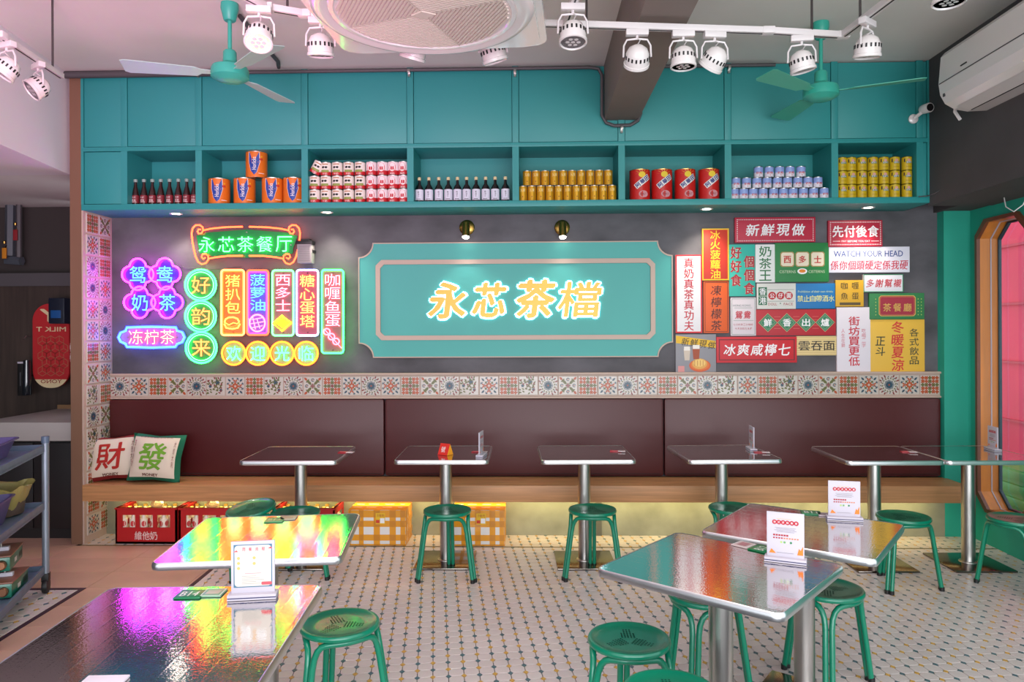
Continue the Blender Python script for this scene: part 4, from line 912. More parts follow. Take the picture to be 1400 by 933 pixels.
# ================================================================= CRATES UNDER THE BENCH
CRR = mat('red_crate_plastic', '#b0181c', .4)
def crate(label, pxl, pxr, py, group):
    a = PY(pxl, py, YC+.02); b = PY(pxr, py, YC+.02); w = b.x-a.x; D = .34; H = .268; t = thing('bottle_crate', label, 'crate', ((a.x+b.x)/2, YC+.02, 0.002), group=group)
    m = MB(); hw = w/2; th = .012
    m.box((-hw, 0, 0), (hw, D, .015), CRR)
    for y in (0, D-th):
        m.box((-hw, y, 0), (hw, y+th, .12), CRR); m.box((-hw, y, .215), (hw, y+th, H), CRR)
        for x0, x1 in ((-hw, -hw+.05), (-.082, -.052), (.052, .082), (hw-.05, hw)): m.box((x0, y, .12), (x1, y+th, .215), CRR)
    for x in (-hw, hw-th): m.box((x, 0, 0), (x+th, D, .12), CRR); m.box((x, 0, .12), (x+th, .08, .215), CRR); m.box((x, D-.08, .12), (x+th, D, .215), CRR); m.box((x, 0, .215), (x+th, D, H), CRR)
    m.frame(-hw-.005, -.005, hw+.005, D+.005, .022, H-.012, H, CRR, 'h')
    for k in range(1, 6): m.box((-hw+w*k/6-.002, th, .015), (-hw+w*k/6+.002, D-th, .1), CRR)
    for k in range(1, 4): m.box((-hw+th, D*k/4-.002, .015), (hw-th, D*k/4+.002, .1), CRR)
    m.build('crate_body', t)
    m = MB(); m.htext('維他奶', (-.088, .028, .088, .092), .001, flat('#e0c8c4'), gap=.04, bold=.012); m.build('lettering', t)
    return t, w, D
def soypr(m, r):
    w = cylwarp(r)
    for k in range(4):
        a = R(90*k); m.add([(lambda q: (q[0]*math.cos(a)-q[1]*math.sin(a), q[0]*math.sin(a)+q[1]*math.cos(a), q[2]))(w(u, v, .0008)) for u, v in circ(0, .13, .016, 10, ry=.022)], [list(range(10))], flat('#c02a30'))
mb = bottle('milk_bottle', '', 'bottle', [(.02, 0), (.027, .004), (.028, .13), (.02, .17), (.0135, .2), (.0125, .232)], mat('milky_glass', '#e6d8c4', .2, coat=.5), (.07, .17, flat('#e8dccc')), (.012, mat('gold_crown_cap', '#c8a254', .35, metal=.7)), lambda m, r: None)
MB_ORD = ['left', 'middle', 'right']
first = True
mp = bpy.data.objects.new('x', None)
for o in KIDS[mb.name]:
    if o.name.startswith('paper_label'):
        q = MB(); q.lathe([(.0286, .07), (.0286, .165)], flat('#e8dccc'), 14); soypr(q, .0288); o.data = q.mesh('paper_label')
bpy.data.objects.remove(mp)
for i, (l, r_, ln) in enumerate(((158, 241.5, 'red drinks crate full of bottles under the left end of the bench'), (245, 327, 'red drinks crate beside the leftmost one, behind the shiny table'), (374, 457.5, 'red drinks crate half hidden behind the green stools'))):
    t, w, D = crate(ln, l, r_, 745, 'red bottle crates under the bench')
    for ix in range(6):
        for iy in range(4):
            x = t.location.x-w/2+w*(ix+.5)/6; y = t.location.y+D*(iy+.5)/4
            place(mb, first, (x, y, .0175), (0, 0, rnd.uniform(-.6, .6)), 'milk bottle in the %s red crate, %s row back, %s from the left' % (MB_ORD[i], ORD[iy], ORD[ix]), 'milk bottles in the red crates'); first = False
# coils of clear tape roll on crates
for i, (px, py, ln) in enumerate(((214, 692, 'clear tape roll lying on the bottles of the leftmost crate'), (290, 690, 'pale round tape roll on the bottles of the second crate'))):
    p = PY(px, py, YC+.12); t = thing('tape_roll', ln, 'tape roll', (p.x, YC+.13, .27)); t.rotation_euler = (R(25), 0, .3)
    MB().lathe([(.028, -.012), (.045, -.012), (.045, .012), (.028, .012), (.028, -.012)], mat('clear_tape', '#cdb894', .25, coat=.5), 22).build('tape_ring', t)
# foam boxes
FO = mat('white_foam', '#dedad8', .8, bump=(120, .3, U3)); YT2 = mat('yellow_packing_tape', '#dd9412', .3, coat=.3); YT3 = mat('yellow_packing_tape_double', '#c47c0c', .3, coat=.3)
def foambox(label, pl, pr_, pb):
    a = PY(pl, pb, YC+.0); b = PY(pr_, pb, YC); w = b.x-a.x; H = .262; D = .3; hw = w/2
    t = thing('foam_box', label, 'box', ((a.x+b.x)/2, YC, 0), group='taped foam boxes'); MB().box((-hw, 0, .001), (hw, D, H), FO, .006).build('foam_body', t)
    e = .0012; k = 0
    def band(ax, u0, u1, lev, mt=YT2):
        m = MB(); o = e*lev
        if ax == 'v': m.box((u0, -o, .0012), (u1, D+o, H+o), mt)
        elif ax == 'h': m.box((-hw-o, -o, u0), (hw+o, D+o, u1), mt)
        else: m.box((-hw-o, u0, .0012), (hw+o, u1, H+o), mt)
        m.build('tape_strip', t)
    VB = ((.004, .04), (.18, .26), (.44, .55), (.72, .83), (.91, .996)); HB = ((.0015, .012), (.038, .082), (.14, .185), (.21, H-.001))
    for a_, b_ in VB: band('v', -hw+w*a_, -hw+w*b_, 1)
    for z0, z1 in HB: band('h', z0, z1, 2)
    for y0 in (.015, .11, .2): band('d', y0, y0+.06, 3)
    m = MB()
    for a_, b_ in VB:
        for z0, z1 in HB: m.rect(-hw+w*a_, z0, -hw+w*b_, z1, e*2+.0004, YT3)
    m.build('tape_overlap', t)
    m = MB(); x = -hw+w*.56; m.rect(x-.035, .16, x+.035, .242, .0042, flat('#e0b41c')); m.rect(x-.002, .168, x+.03, .205, .0047, WHT); m.rect(x-.033, .168, x-.006, .192, .0047, flat('#c8341c')); m.htext('冷鮮肉', (x-.03, .212, x+.03, .236), .0048, flat('#a02a1c')); m.build('sticker', t)
foambox('white foam box wrapped in yellow tape, left of the middle stool', 477, 554.5, 747.5); foambox('white foam box wrapped in yellow tape, behind the middle stool', 618, 689.5, 747.5)
# ================================================================= TABLES
TH = .75
def quadfit(q, z):
    P = [PZ(x, y, z).xy for x, y in q]; BL, BR, FR, FL = P; c = (BL+BR+FR+FL)/4
    w = ((BR-BL).length+(FR-FL).length)/2; d = ((BL-FL).length+(BR-FR).length)/2
    a = (BR-BL)+(FR-FL); b = (BL-FL)+(BR-FR); an = (math.atan2(a.y, a.x)+math.atan2(b.y, b.x)-math.pi/2)/2
    return c, w, d, an
def table(label, q=None, cen=None, w=None, d=None, an=None, pole=None, group=None):
    if q:
        c, w_, d_, a_ = quadfit(q, TH); w = w or w_; d = d or d_; an = a_ if an is None else an
    if cen is not None: c = cen
    t = thing('pedestal_table', label, 'table', (c.x, c.y, 0), (0, 0, an)); print('table', label[:30], [round(v, 3) for v in (c.x, c.y, w, d, math.degrees(an))])
    if group: t['group'] = group
    hw, hd = w/2, d/2; r = .035
    o = rrect(-hw, -hd, hw, hd, r, 7); i1 = rrect(-hw+.007, -hd+.007, hw-.007, hd-.007, r-.006, 7); i2 = rrect(-hw+.02, -hd+.02, hw-.02, hd-.02, r-.015, 7)
    MB().prism(i1, TH-.02, TH-.0005, TOP, 'h').build('table_top', t)
    lv = [(i1, TH-.0003), (rrect(-hw+.0035, -hd+.0035, hw-.0035, hd-.0035, r-.003, 7), TH+.001), (o, TH-.004), (rrect(-hw-.002, -hd-.002, hw+.002, hd+.002, r, 7), TH-.015), (o, TH-.027), (i2, TH-.032)]
    m = MB(); n = len(o); vs = [(x, y, z) for p, z in lv for x, y in p]
    m.add(vs, [[k*n+i, (k+1)*n+i, (k+1)*n+(i+1) % n, k*n+(i+1) % n] for k in range(len(lv)-1) for i in range(n)], ALU, True); m.build('edge_trim', t)
    m = MB(); m.lathe([(.0425, .014), (.0425, TH-.036)], STEEL, 28); m.build('pedestal', t)
    m = MB(); m.box((-.13, -.02, TH-.042), (.13, .02, TH-.033), BLACK); m.box((-.02, -.13, TH-.042), (.02, .13, TH-.033), BLACK); m.build('mounting_spider', t)
    m = MB(); m.box((-.2, -.2, .001), (.2, .2, .013), BASEM, .003); m.lathe([(.06, .013), (.058, .018), (.044, .022)], STEEL, 28); m.build('base_plate', t)
    return t
T1 = table('steel pedestal table by the red crates, first from the left along the bench', [(360, 611.2), (497, 610.5), (472, 629.8), (311, 631.4)], w=.64, d=.6)
T2 = table('steel pedestal table holding a red tent card, second from the left along the bench', [(556, 610.9), (672.8, 610.9), (670.2, 628.4), (537.8, 628.9)], w=.62, d=.6)
T3 = table('steel pedestal table with only a flat red card, in the middle of the bench', [(733.9, 610.4), (850.7, 609.9), (871.8, 628.9), (739.9, 628.9)], w=.62, d=.6)
T4 = table('steel pedestal table with an edge-on card holder, second from the right along the bench', [(911.7, 609.9), (1025.7, 609.3), (1071.3, 627.5), (940.2, 629.4)], w=.62, d=.6)
T5 = table('steel pedestal table at the right end of the bench, butted against the window table', [(1106.4, 611), (1227.9, 610.4), (1297, 630.7), (1155.4, 630)], w=.63, d=.6)
c5, _, _, a5 = quadfit([(1106.4, 611), (1227.9, 610.4), (1297, 630.7), (1155.4, 630)], TH)
c6 = c5+Vector((math.cos(a5), math.sin(a5)))*.636+Vector((0, -.0))
T6 = table('steel pedestal table by the window at the right edge', cen=c6, w=.63, d=.6, an=a5)
T7 = table('nearest shiny steel table at the right, turned at an angle to the bench', [(808, 777), (926.2, 729.3), (1161, 771.5), (1066, 840)])
T8 = table('shiny steel table at the right just behind the nearest one, also turned at an angle', [(957, 725.5), (1024.8, 688.5), (1238.5, 716.8), (1197, 768)])
T9 = table('steel table reflecting the neon in rainbow colours, behind the nearest left table', [(283, 707), (493, 703), (467, 761), (203, 773)])
c10, w10, d10, a10 = Vector((0, 0)), .70, .68, 0
bl, br = PZ(150, 803.5, TH).xy, PZ(443, 799, TH).xy; ux = (br-bl).normalized(); uy = Vector((-ux.y, ux.x)); c10 = (bl+br)/2-uy*.36
T10 = table('nearest steel table at the lower left, glowing purple and green from the neon', cen=c10, w=(br-bl).length, d=.72, an=math.atan2(ux.y, ux.x))
# ================================================================= STOOLS
def make_stool():
    t = thing('metal_stool', '', 'stool'); R0 = .155; H = .44
    m = MB(); m.lathe([(.001, H-.012), (.09, H-.011), (.125, H-.008), (.137, H-.003), (.145, H), (.152, H-.002), (R0, H-.008), (R0+.001, H-.016), (R0-.003, H-.022), (R0-.012, H-.023), (.13, H-.018), (.001, H-.019)], GREEN, 44); m.build('seat', t)
    m = MB()
    for k in range(3):
        a = R(90+120*k)
        for i in range(7):
            for j in range(7-abs(i-3)*2 if False else 5):
                u = .022+.0115*i; v = (j-2)*.0115
                if abs(v) > .03-.0035*i+.004: continue
                x, y = u*math.cos(a)-v*math.sin(a), u*math.sin(a)+v*math.cos(a)
                m.lathe([(.001, H-.0105), (.0036, H-.0105)], GREEND, 6, (x, y, 0))
    m.build('perforations', t)
    for k in range(3):
        a0, a1 = 120*k+90, 120*k+210
        def pp_(a, rad, z, d=0): return Vector((rad*math.cos(R(a))-d*math.sin(R(a)), rad*math.sin(R(a))+d*math.cos(R(a)), z))
        half = lambda a, s: [pp_(a, .205, .012, .0135*s), pp_(a, .160, .31, .0135*s), pp_(a+1*s, .153, .35, .014*s), pp_(a+4*s, .147, .378, .015*s), pp_(a+9*s, .142, .396, .017*s), pp_(a+17*s, .138, .404, .017*s), pp_(a+28*s, .135, H-.034, .012*s)]
        pts = half(a0, 1)+[pp_(a0+45, .134, H-.033), pp_(a0+60, .134, H-.033), pp_(a0+75, .134, H-.033)]+half(a1, -1)[::-1]
        lg = MB().tube(pts, .0125, GREEN, 10).build('leg', t)
        for a, s in ((a0, 1), (a1, -1)): MB().lathe([(.0145, 0), (.0145, .022), (.0125, .024)], BLACK, 10, pp_(a, .206, 0, .0135*s)).build('rubber_foot', lg)
    index(t); return t
st = make_stool()
SH = .435
for i, (px, py, an, lb, dz, tl_) in enumerate((
    (358, 689, 20, 'green metal stool tilted behind the rainbow table, left one of the pair', .035, (R(7), R(-9))),
    (404, 700, 30, 'green metal stool behind the rainbow table, in front of the tilted one', 0, (0, 0)),
    (611.5, 697.5, 0, 'green metal stool standing alone at the table with the red tent card', 0, (0, 0)),
    (810, 696.5, -4, 'green metal stool standing at the middle table of the bench', 0, (0, 0)),
    (1002, 694, 8, 'green metal stool mostly hidden behind the two angled right tables', 0, (0, 0)),
    (1235, 706, 12, 'green metal stool by the right bench table, between it and the angled tables', 0, (0, 0)),
    (1389, 709, 50, 'green metal stool cut by the right edge of the picture below the window', 0, (0, 0)),
    (1131, 804, 40, 'green metal stool tucked under the right corner of the nearest right table', 0, (0, 0)),
    (860, 873, 0, 'green metal stool in the foreground left of the nearest right table', 0, (0, 0)),
    (917, 946, 0, 'green metal stool at the bottom edge, only its seat top showing', 0, (0, 0)),
    (465, 852, 30, 'green metal stool at the right side of the nearest left table', 0, (0, 0)),
    (962, 812, 35, 'green metal stool hidden under the left part of the nearest right table', 0, (0, 0)))):
    p = PZ(px, py, SH+dz); place(st, i == 0, (p.x, p.y, dz), (tl_[0], tl_[1], R(an)), lb, 'green metal stools')
# ================================================================= CARDS AND HOLDERS
NAVY = mat('navy_line', '#262a5c', .4)
def holder(label, px, py, w, h, yaw, style, name='menu_stand'):
    p = PZ(px, py, TH); t = thing(name, label, 'menu stand', (p.x, p.y, TH+.0005), (0, 0, yaw))
    m = MB(); m.box((-w/2-.008, -.028, .0), (w/2+.008, .02, .005), SIGNWHITE, .001); m.box((-w/2-.007, -.027, .005), (w/2+.007, .019, .008), NAVY); m.box((-w/2-.008, -.028, .008), (w/2+.008, .02, .017), SIGNWHITE, .002); m.build('base', t)
    m = MB(); m.box((-w/2, -.005, .014), (w/2, .002, h), SIGNWHITE, .001); m.build('panel', t)
    m = MB(); T_ = Matrix.Translation((0, 0, h/2+.007)); m.T = T_; c = .0056; hh = (h-.014)/2; hw = w/2
    if style == 'menu':
        m.prism([(-hw+.008, -hh+.02), (hw-.008, -hh+.02), (hw-.008, hh-.01), (-hw+.008, hh-.01)], c, c+.0002, flat('#3a6c86')); m.prism(rrect(-hw+.011, -hh+.023, hw-.011, hh-.013, .01), c, c+.0004, flat('#cfc6bc'))
        for i, ch in enumerate('用餐流程'[:4]): x = -.036+i*.02; m.frame(x-.001, hh-.034, x+.017, hh-.016, .0006, c+.0004, c+.0006, flat('#8a8a8a')); m.text(ch, (x+.003, hh-.031, x+.013, hh-.019), c+.0008, flat('#d03a5a'), bold=.02)
        for (x, y) in ((-.044, .03), (-.044, .014), (-.044, -.002), (.004, .03), (.004, .012)):
            m.flat(circ(x, y, .005, 10), c+.0006, flat('#dca860')); m.prism(rrect(x+.008, y-.005, x+.036, y+.005, .002, 3), c+.0004, c+.0005, flat('#f0f0f0')); m.rect(x+.011, y+.0, x+.03, y+.001, c+.0007, flat('#5a626c')); m.rect(x+.011, y-.003, x+.026, y-.002, c+.0007, flat('#5a626c'))
        m.rect(-.025, -.02, .025, -.018, c+.0006, flat('#e08a90'))
        for k in range(5): m.rect(-.034, -.028-k*.006, .01+(k % 3)*.012, -.027-k*.006, c+.0006, flat('#80807a'))
        m.prism(rrect(.026, -hh+.026, .058, -hh+.036, .003, 3), c+.0004, c+.0008, flat('#d8505a')); m.flat([(-.06, .05), (-.05, .056), (-.045, .05)], c+.0006, flat('#d8404a')); m.flat([(.045, .058), (.055, .064), (.06, .058)], c+.0006, flat('#d8404a'))
    else:
        m.rect(-.03, hh-.024, .02, hh-.0225, c+.0002, flat('#d8b070'))
        for k in range(6): x = -hw+.027+k*(w-.054)/5; m.flat(circ(x, hh-.036, .0085, 12), c+.0002+k*.00004, flat('#b0102a')); m.text('港式茶點套餐'[k], (x-.004, hh-.040, x+.004, hh-.032), c+.0006, WHT)
        for k, l in enumerate((.036, .032, .038, .03)): m.rect(-l, hh-.056-k*.005, l, hh-.055-k*.005, c+.0002, flat('#605a5c'))
        for k in range(6): m.rect(-hw+.022+k*.009, hh-.086, -hw+.029+k*.009, hh-.080, c+.0002, flat('#a01824'))
        for k in range(10): m.rect(-hw+.022+k*.009, hh-.096, -hw+.028+k*.009, hh-.091, c+.0002, flat('#a01824' if k < 4 else '#c87848'))
        for k, cl in enumerate(('#a8c070', '#6aa060', '#c8d8b0', '#2f7a4a')): m.flat(circ(-.014+k*.011, hh-.108, .0042, 10), c+.0002, flat(cl))
        for s, hgt in ((-1, .016), (1, .034)):
            x = s*(hw-.012); m.flat([(x-.012, -hh+.014), (x+.008, -hh+.014), (x+.008, -hh+.014+hgt), (x, -hh+.014+hgt*.5), (x-.006, -hh+.014+hgt*.7)] if s > 0 else [(x-.004, -hh+.014), (x+.02, -hh+.014), (x+.012, -hh+.014+hgt*.5), (x+.004, -hh+.014+hgt)], c+.0002, flat('#e87a24'))
        m.rect(-.03, -hh+.017, .028, -hh+.018, c+.0002, flat('#6a6466'))
    m.build('printed_card', t); return t
YW_ = lambda t: t.rotation_euler.z
holder('white menu stand with a blue bordered card on the nearest left table', 346.5, 817, .134, .18, R(9), 'menu')
holder('white menu stand with red and orange print on the nearest right table', 1074, 768, .128, .178, R(-22), 'promo')
holder('white menu stand with red and orange print on the second angled right table', 1154, 711, .132, .172, R(-12), 'promo')
holder('thin white menu stand seen edge-on beside the red tent card', 657.5, 624, .13, .165, R(82), 'promo')
holder('thin white menu stand turned sideways on the second table from the right along the bench', 1028, 615.5, .13, .165, R(-93), 'promo')
holder('small menu stand on the window table in front of the amber window frame', 1358, 616, .125, .165, R(-95), 'promo')
# tent card
p = PZ(609, 622, TH); t = thing('tent_card', 'small red and orange folded tent card on the second bench table from the left', 'card', (p.x, p.y, TH+.001), (0, 0, R(-30)))
m = MB(); m.add([(-.04, -.035, 0), (.04, -.035, 0), (.04, 0, .075), (-.04, 0, .075)], [(0, 1, 2, 3)], flat('#cc2418')); m.add([(-.04, .035, 0), (.04, .035, 0), (.04, 0, .075), (-.04, 0, .075)], [(0, 1, 2, 3)], flat('#e07018'))
m.add([(.0401, -.035, 0), (.0401, .035, 0), (.0401, 0, .075)], [(0, 1, 2)], flat('#f0a020')); m.add([(-.04, -.034, 0), (.04, -.034, 0), (.04, .034, 0), (-.04, .034, 0)], [(0, 1, 2, 3)], flat('#cc2418')); m.build('folded_card', t)
m = MB(); m.T = Matrix.Translation((0, -.0185, .037)) @ Matrix.Rotation(R(-25), 4, 'X'); m.text('號', (-.02, -.02, .015, .02), .002, WHT); m.build('lettering', t)
# flat cards on tables
def card(label, px, py, w, d, yaw, col, txt=None, tcol='#e6e6de', z=0, edge=None):
    p = PZ(px, py, TH); t = thing('table_card', label, 'card', (p.x, p.y, TH+.0006+z), (0, 0, yaw))
    MB().box((-w/2, -d/2, 0), (w/2, d/2, .004), flat(col, .3), .001).build('plate', t)
    m = MB()
    if edge: m.frame(-w/2+.003, -d/2+.003, w/2-.003, d/2-.003, .004, .0042, .0044, flat(edge), 'h')
    if txt: m.text(txt, (-w*.36, -d*.3, w*.3, d*.25), .0046, flat(tcol), fr='h', bold=.02)
    else: m.rect(-w*.3, -d*.25, w*.3, d*.25, .0045, flat(tcol), 'h')
    m.build('print', t)
a10 = T10.rotation_euler.z
card('green plate with white letters on the nearest left table beside the menu stand', 261, 814, .085, .075, a10, '#0c7a4a', 'B14')
card('pale green square plate beside the lettered green one on the nearest left table', 292, 812, .07, .07, a10, '#7fae8c', None, '#c8c0b0', edge='#dfe8dc')
a7 = T7.rotation_euler.z
card('pale pink square card at the back edge of the nearest right table', 1017, 746, .075, .07, a7-R(45)+R(38), '#c8b0b0', None, '#b07a80', edge='#e0d8d8')
card('green card behind the menu stand on the nearest right table', 1041, 751.5, .085, .07, a7-R(7), '#0f7a4a', 'B12')
card('green card at the back edge of the second angled right table', 1109, 702, .085, .07, R(-12), '#1a7a4a', 'B11')
card('small pink card beside the green card on the second angled right table', 1127, 704.5, .055, .06, R(-12), '#c8b8c0', None, '#a8909a')
card('shiny green plate at the back edge of the rainbow table', 376, 712, .08, .075, T9.rotation_euler.z, '#4a9a5c', 'B13', '#c8d890')
card('clear square plate beside the green one at the back of the rainbow table', 394, 709, .075, .07, T9.rotation_euler.z, '#a8a48c', None, '#b8a88c')
for px, py, tn in ((478, 619, 'the first bench table from the left'), (660, 618.5, 'the table with the red tent card'), (849, 617.5, 'the middle bench table'), (1046, 619, 'the second bench table from the right'), (1247, 618.5, 'the bench table at the right end')):
    card('flat red card at the back of %s' % tn, px-7, py, .08, .05, R(-8), '#b8283a', None, '#d86a70'); card('small pale card beside the red card on %s' % tn, px+1, py+1.0, .05, .045, R(-8), '#d8c8cc', None, '#b8a0a8', z=.0045)
m = MB(); p = PZ(141, 931, TH); m.box((-.05, -.05, 0), (.05, .05, .006), flat('#e4dcea'), .001); o = m.build('paper_slip', None, (p.x+.01, p.y-.035, TH+.001), (0, 0, a10)); o['label'] = 'white paper slip at the bottom edge on the nearest left table'; o['category'] = 'card'
# ================================================================= CEILING FIXTURES
# round cassette air conditioner
ZA = 2.85; pc = PZ(579, 22, ZA); t = thing('cassette_air_conditioner', 'round white ceiling air conditioner with slatted quarters on a square panel', 'air conditioner', (pc.x, pc.y, ZA), (0, 0, R(-4)))
m = MB(); m.prism(rrect(-.47, -.47, .47, .47, .07), .045, .075, WPL, 'h'); m.prism(rrect(-.44, -.44, .44, .44, .08), .03, .045, WPL, 'h'); m.prism(rrect(-.4, -.4, .4, .4, .05), .075, .33, WHITE, 'h'); m.build('housing', t)
for sx in (-1, 1):
    for sy in (-1, 1): MB().tube([(sx*.42, sy*.42, .2), (sx*.42, sy*.42, ZC-ZA)], .006, DGREY, 6).build('hanger_rod', t)
m = MB(); m.lathe([(.375, .012), (.40, .0), (.425, .006), (.44, .02), (.44, .035), (.42, .04)], WPL, 72); m.build('outer_ring', t)
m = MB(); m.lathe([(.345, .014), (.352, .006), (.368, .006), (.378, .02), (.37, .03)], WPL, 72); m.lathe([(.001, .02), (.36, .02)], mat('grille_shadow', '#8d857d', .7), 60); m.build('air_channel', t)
SL = mat('grille_cream', '#d6cabd', .5)
T45 = R(45)
for s in range(4):     # pinwheel of slats
    for k in range(22):
        off = .022+k*.0150
        # slats run along local x in sector s, from the diagonal to the rim
        u0, v0 = -off*(1.0), off
        L1 = math.sqrt(max(.338**2-off**2, 0)); a, b = -L1, min(L1, .0)
        xa, xb = max(-L1, -.34), 0.0-.0
        if L1 < .03: continue
        # pinwheel: sector covers x from -L1 .. +off*0 shifted by off
        xa, xb = -L1, min(L1, off*.9)
        if s % 2 == 0: xa, xb = -min(L1, off*.95), L1
        else: xa, xb = -L1, min(L1, off*.95)
        if s % 2 == 0: pass
        m = MB(); m.T = Matrix.Rotation(T45*0+math.pi/2*s+R(30), 4, 'Z')
        xa, xb = -min(L1, off*.98), min(L1, off*.98)
        m.box((xa, off-.0045, .006), (xb, off+.0045, .018), SL); m.build('slat', t)
m = MB(); m.prism([(-.05, 0), (0, -.035), (.05, 0), (0, .035)], .002, .012, SL, 'h')
for s in range(4):
    a = R(30+45+90*s); c_, s_ = math.cos(a), math.sin(a); m.add([(c_*.03-s_*.003, s_*.03+c_*.003, .005), (c_*.03+s_*.003, s_*.03-c_*.003, .005), (c_*.345+s_*.003, s_*.345-c_*.003, .005), (c_*.345-s_*.003, s_*.345+c_*.003, .005)], [(0, 1, 2, 3)], SL)
m.build('centre_badge', t)
# split air conditioner on the beam
t = thing('wall_air_conditioner', 'large white split air conditioner on the dark beam at the upper right', 'air conditioner', (2.89, 4.15, 2.98))
prof = [(0, 0), (-.12, -.005), (-.2, .01), (-.26, .045), (-.29, .1), (-.30, .17), (-.285, .34), (-.26, .37), (0, .375)]
m = MB(); n = len(prof); y0, y1 = -.62, .58
m.add([(x, y0, z) for x, z in prof]+[(x, y1, z) for x, z in prof], [list(range(n)), list(range(n, 2*n))[::-1]]+[[i, (i+1) % n, n+(i+1) % n, n+i] for i in range(n)], WPL); m.build('housing', t)
m = MB(); m.box((-.303, y0+.01, .165), (-.298, y1-.01, .17), DGREY); m.build('panel_joint', t)
m = MB(); m.add([(-.13, y0+.05, -.008), (-.13, y1-.05, -.008), (-.215, y1-.05, .014), (-.215, y0+.05, .014)], [(0, 1, 2, 3)], WPL); m.box((-.126, y0+.05, -.010), (-.122, y1-.05, -.004), BLACK); m.build('air_flap', t)
m = MB(); m.box((-.302, .28, .2), (-.296, .34, .206), BLACK); m.box((-.29, y1-.05, .08), (-.285, y1-.03, .1), DGREY); m.build('indicator', t)
wire('aircon_drain_pipe', 'white drain pipe curling from the split air conditioner', [(2.87, 4.74, 3.12), (2.83, 4.84, 3.13), (2.80, 4.90, 3.10), (2.80, 4.92, 3.03), (2.84, 4.93, 2.98)], .012, WPL, 'pipe')
# security camera
p = PY(1248, 163, YC); t = thing('security_camera', 'small white security camera with a black lens in the upper right corner', 'camera', p)
m = MB(); m.T = Matrix.Rotation(R(90), 4, 'X'); m.lathe([(.034, 0), (.034, .012), (.02, .02), (.001, .022)], WPL, 18); m.T = None; m.tube([(0, -.02, 0), (.03, -.07, .03)], .013, WPL, 8); m.build('mount', t)
m = MB(); m.T = Matrix.Translation((.05, -.09, .05)) @ Matrix.Rotation(R(95), 4, 'X') @ Matrix.Rotation(R(8), 4, 'Y'); m.lathe([(.001, -.05), (.03, -.045), (.034, -.03), (.034, .035), (.03, .04)], WPL, 20); m.build('body', t)
m = MB(); m.T = Matrix.Translation((.05, -.09, .05)) @ Matrix.Rotation(R(95), 4, 'X') @ Matrix.Rotation(R(8), 4, 'Y'); m.lathe([(.001, .042), (.026, .041), (.029, .037)], BLACK, 18); m.build('lens', t)
# ceiling fans
def fan(label, px, zh, bl_angles, blade):
    t = None; cx, cy, hy = px
    top = PZ(cx, cy, ZC); t = thing('ceiling_fan', label, 'ceiling fan', (top.x, top.y, ZC)); FT = mat('fan_teal', '#37a894', .4); FB = blade
    MB().lathe([(.05, -.001), (.052, -.03), (.035, -.1), (.03, -.105)], FT, 24).build('canopy', t); zz = -(ZC-zh)
    MB().lathe([(.012, -.1), (.012, zz+.12)], FT, 12).build('down_rod', t)
    m = MB(); m.lathe([(.03, zz+.14), (.038, zz+.13), (.04, zz+.07), (.06, zz+.05), (.1, zz+.04), (.108, zz+.02), (.108, zz-.02), (.095, zz-.03), (.08, zz-.035), (.075, zz-.04), (.05, zz-.048), (.001, zz-.052)], FT, 36); m.build('motor_housing', t)
    for a in bl_angles:
        m = MB(); m.T = Matrix.Rotation(R(a), 4, 'Z') @ Matrix.Translation((0, 0, zz+.005)) @ Matrix.Rotation(R(10), 4, 'X')
        m.prism([(.1, -.02), (.16, -.025), (.19, -.055), (.56, -.075), (.585, -.06), (.585, .06), (.56, .07), (.19, .045), (.16, .025), (.1, .02)], -.002, .002, FB, 'h')
        for x in (.17, .21): m.lathe([(.006, .002), (.004, .005), (.001, .005)], DGREY, 8, (x, .0, 0))
        m.build('blade', t)
    return t
fan('pale teal ceiling fan at the upper left with one blade toward the entrance', (314, 5, 92), 3.13, (195, 75, -45), mat('blade_pale', '#a8c8c0', .4))
fan('darker teal ceiling fan at the upper right behind the spotlight rail', (1122, 31, 113), 3.10, (217, 97, -23), mat('blade_teal', '#4fb398', .4))
# track rails
ZR_ = 3.09
def rail(label, pts, z=ZR_, rods=()):
    P = [PZ(x, y, z) for x, y in pts]; t = thing('track_rail', label, 'lighting track', P[0]); o = P[0]
    for a, b in zip(P[:-1], P[1:]):
        d = (b-a); L_ = d.length; m = MB(); m.T = Matrix.Translation(a-o) @ Matrix.Rotation(math.atan2(d.y, d.x), 4, 'Z')
        m.box((0, -.017, -.012), (L_, .017, .018), WMET, .002); m.box((.01, -.004, -.0135), (L_-.01, .004, -.0115), BLACK); m.build('rail_segment', t)
    for p in P[1:-1]: m = MB(); m.T = Matrix.Translation(p-o); m.box((-.03, -.022, -.014), (.03, .022, .02), WMET, .003); m.build('corner_joint', t)
    for x, y in rods: p = PZ(x, y, z)-o; m = MB(); m.tube([(p.x, p.y, .015), (p.x, p.y, ZC-z)], .006, mat('rod_dark', '#3c3434', .5), 6); m.build('hanger_rod', t)
    return t
rail('white spotlight rail running across the ceiling in front of the wall cabinet', [(318, -14), (365, 11), (417, 20), (737, 33), (1050, 43), (1152, 49), (1300, -63)], rods=((393, 15), (802, 34), (1110, 45), (1176, 30)))
rail('short white spotlight rail on the left by the sloping bulkhead', [(-40, 30), (0, 49), (84, 105)], z=3.13, rods=((72, 97),))
rail('white rail piece joining the long spotlight rail, above the middle beam', [(774, 33), (796, -30)])
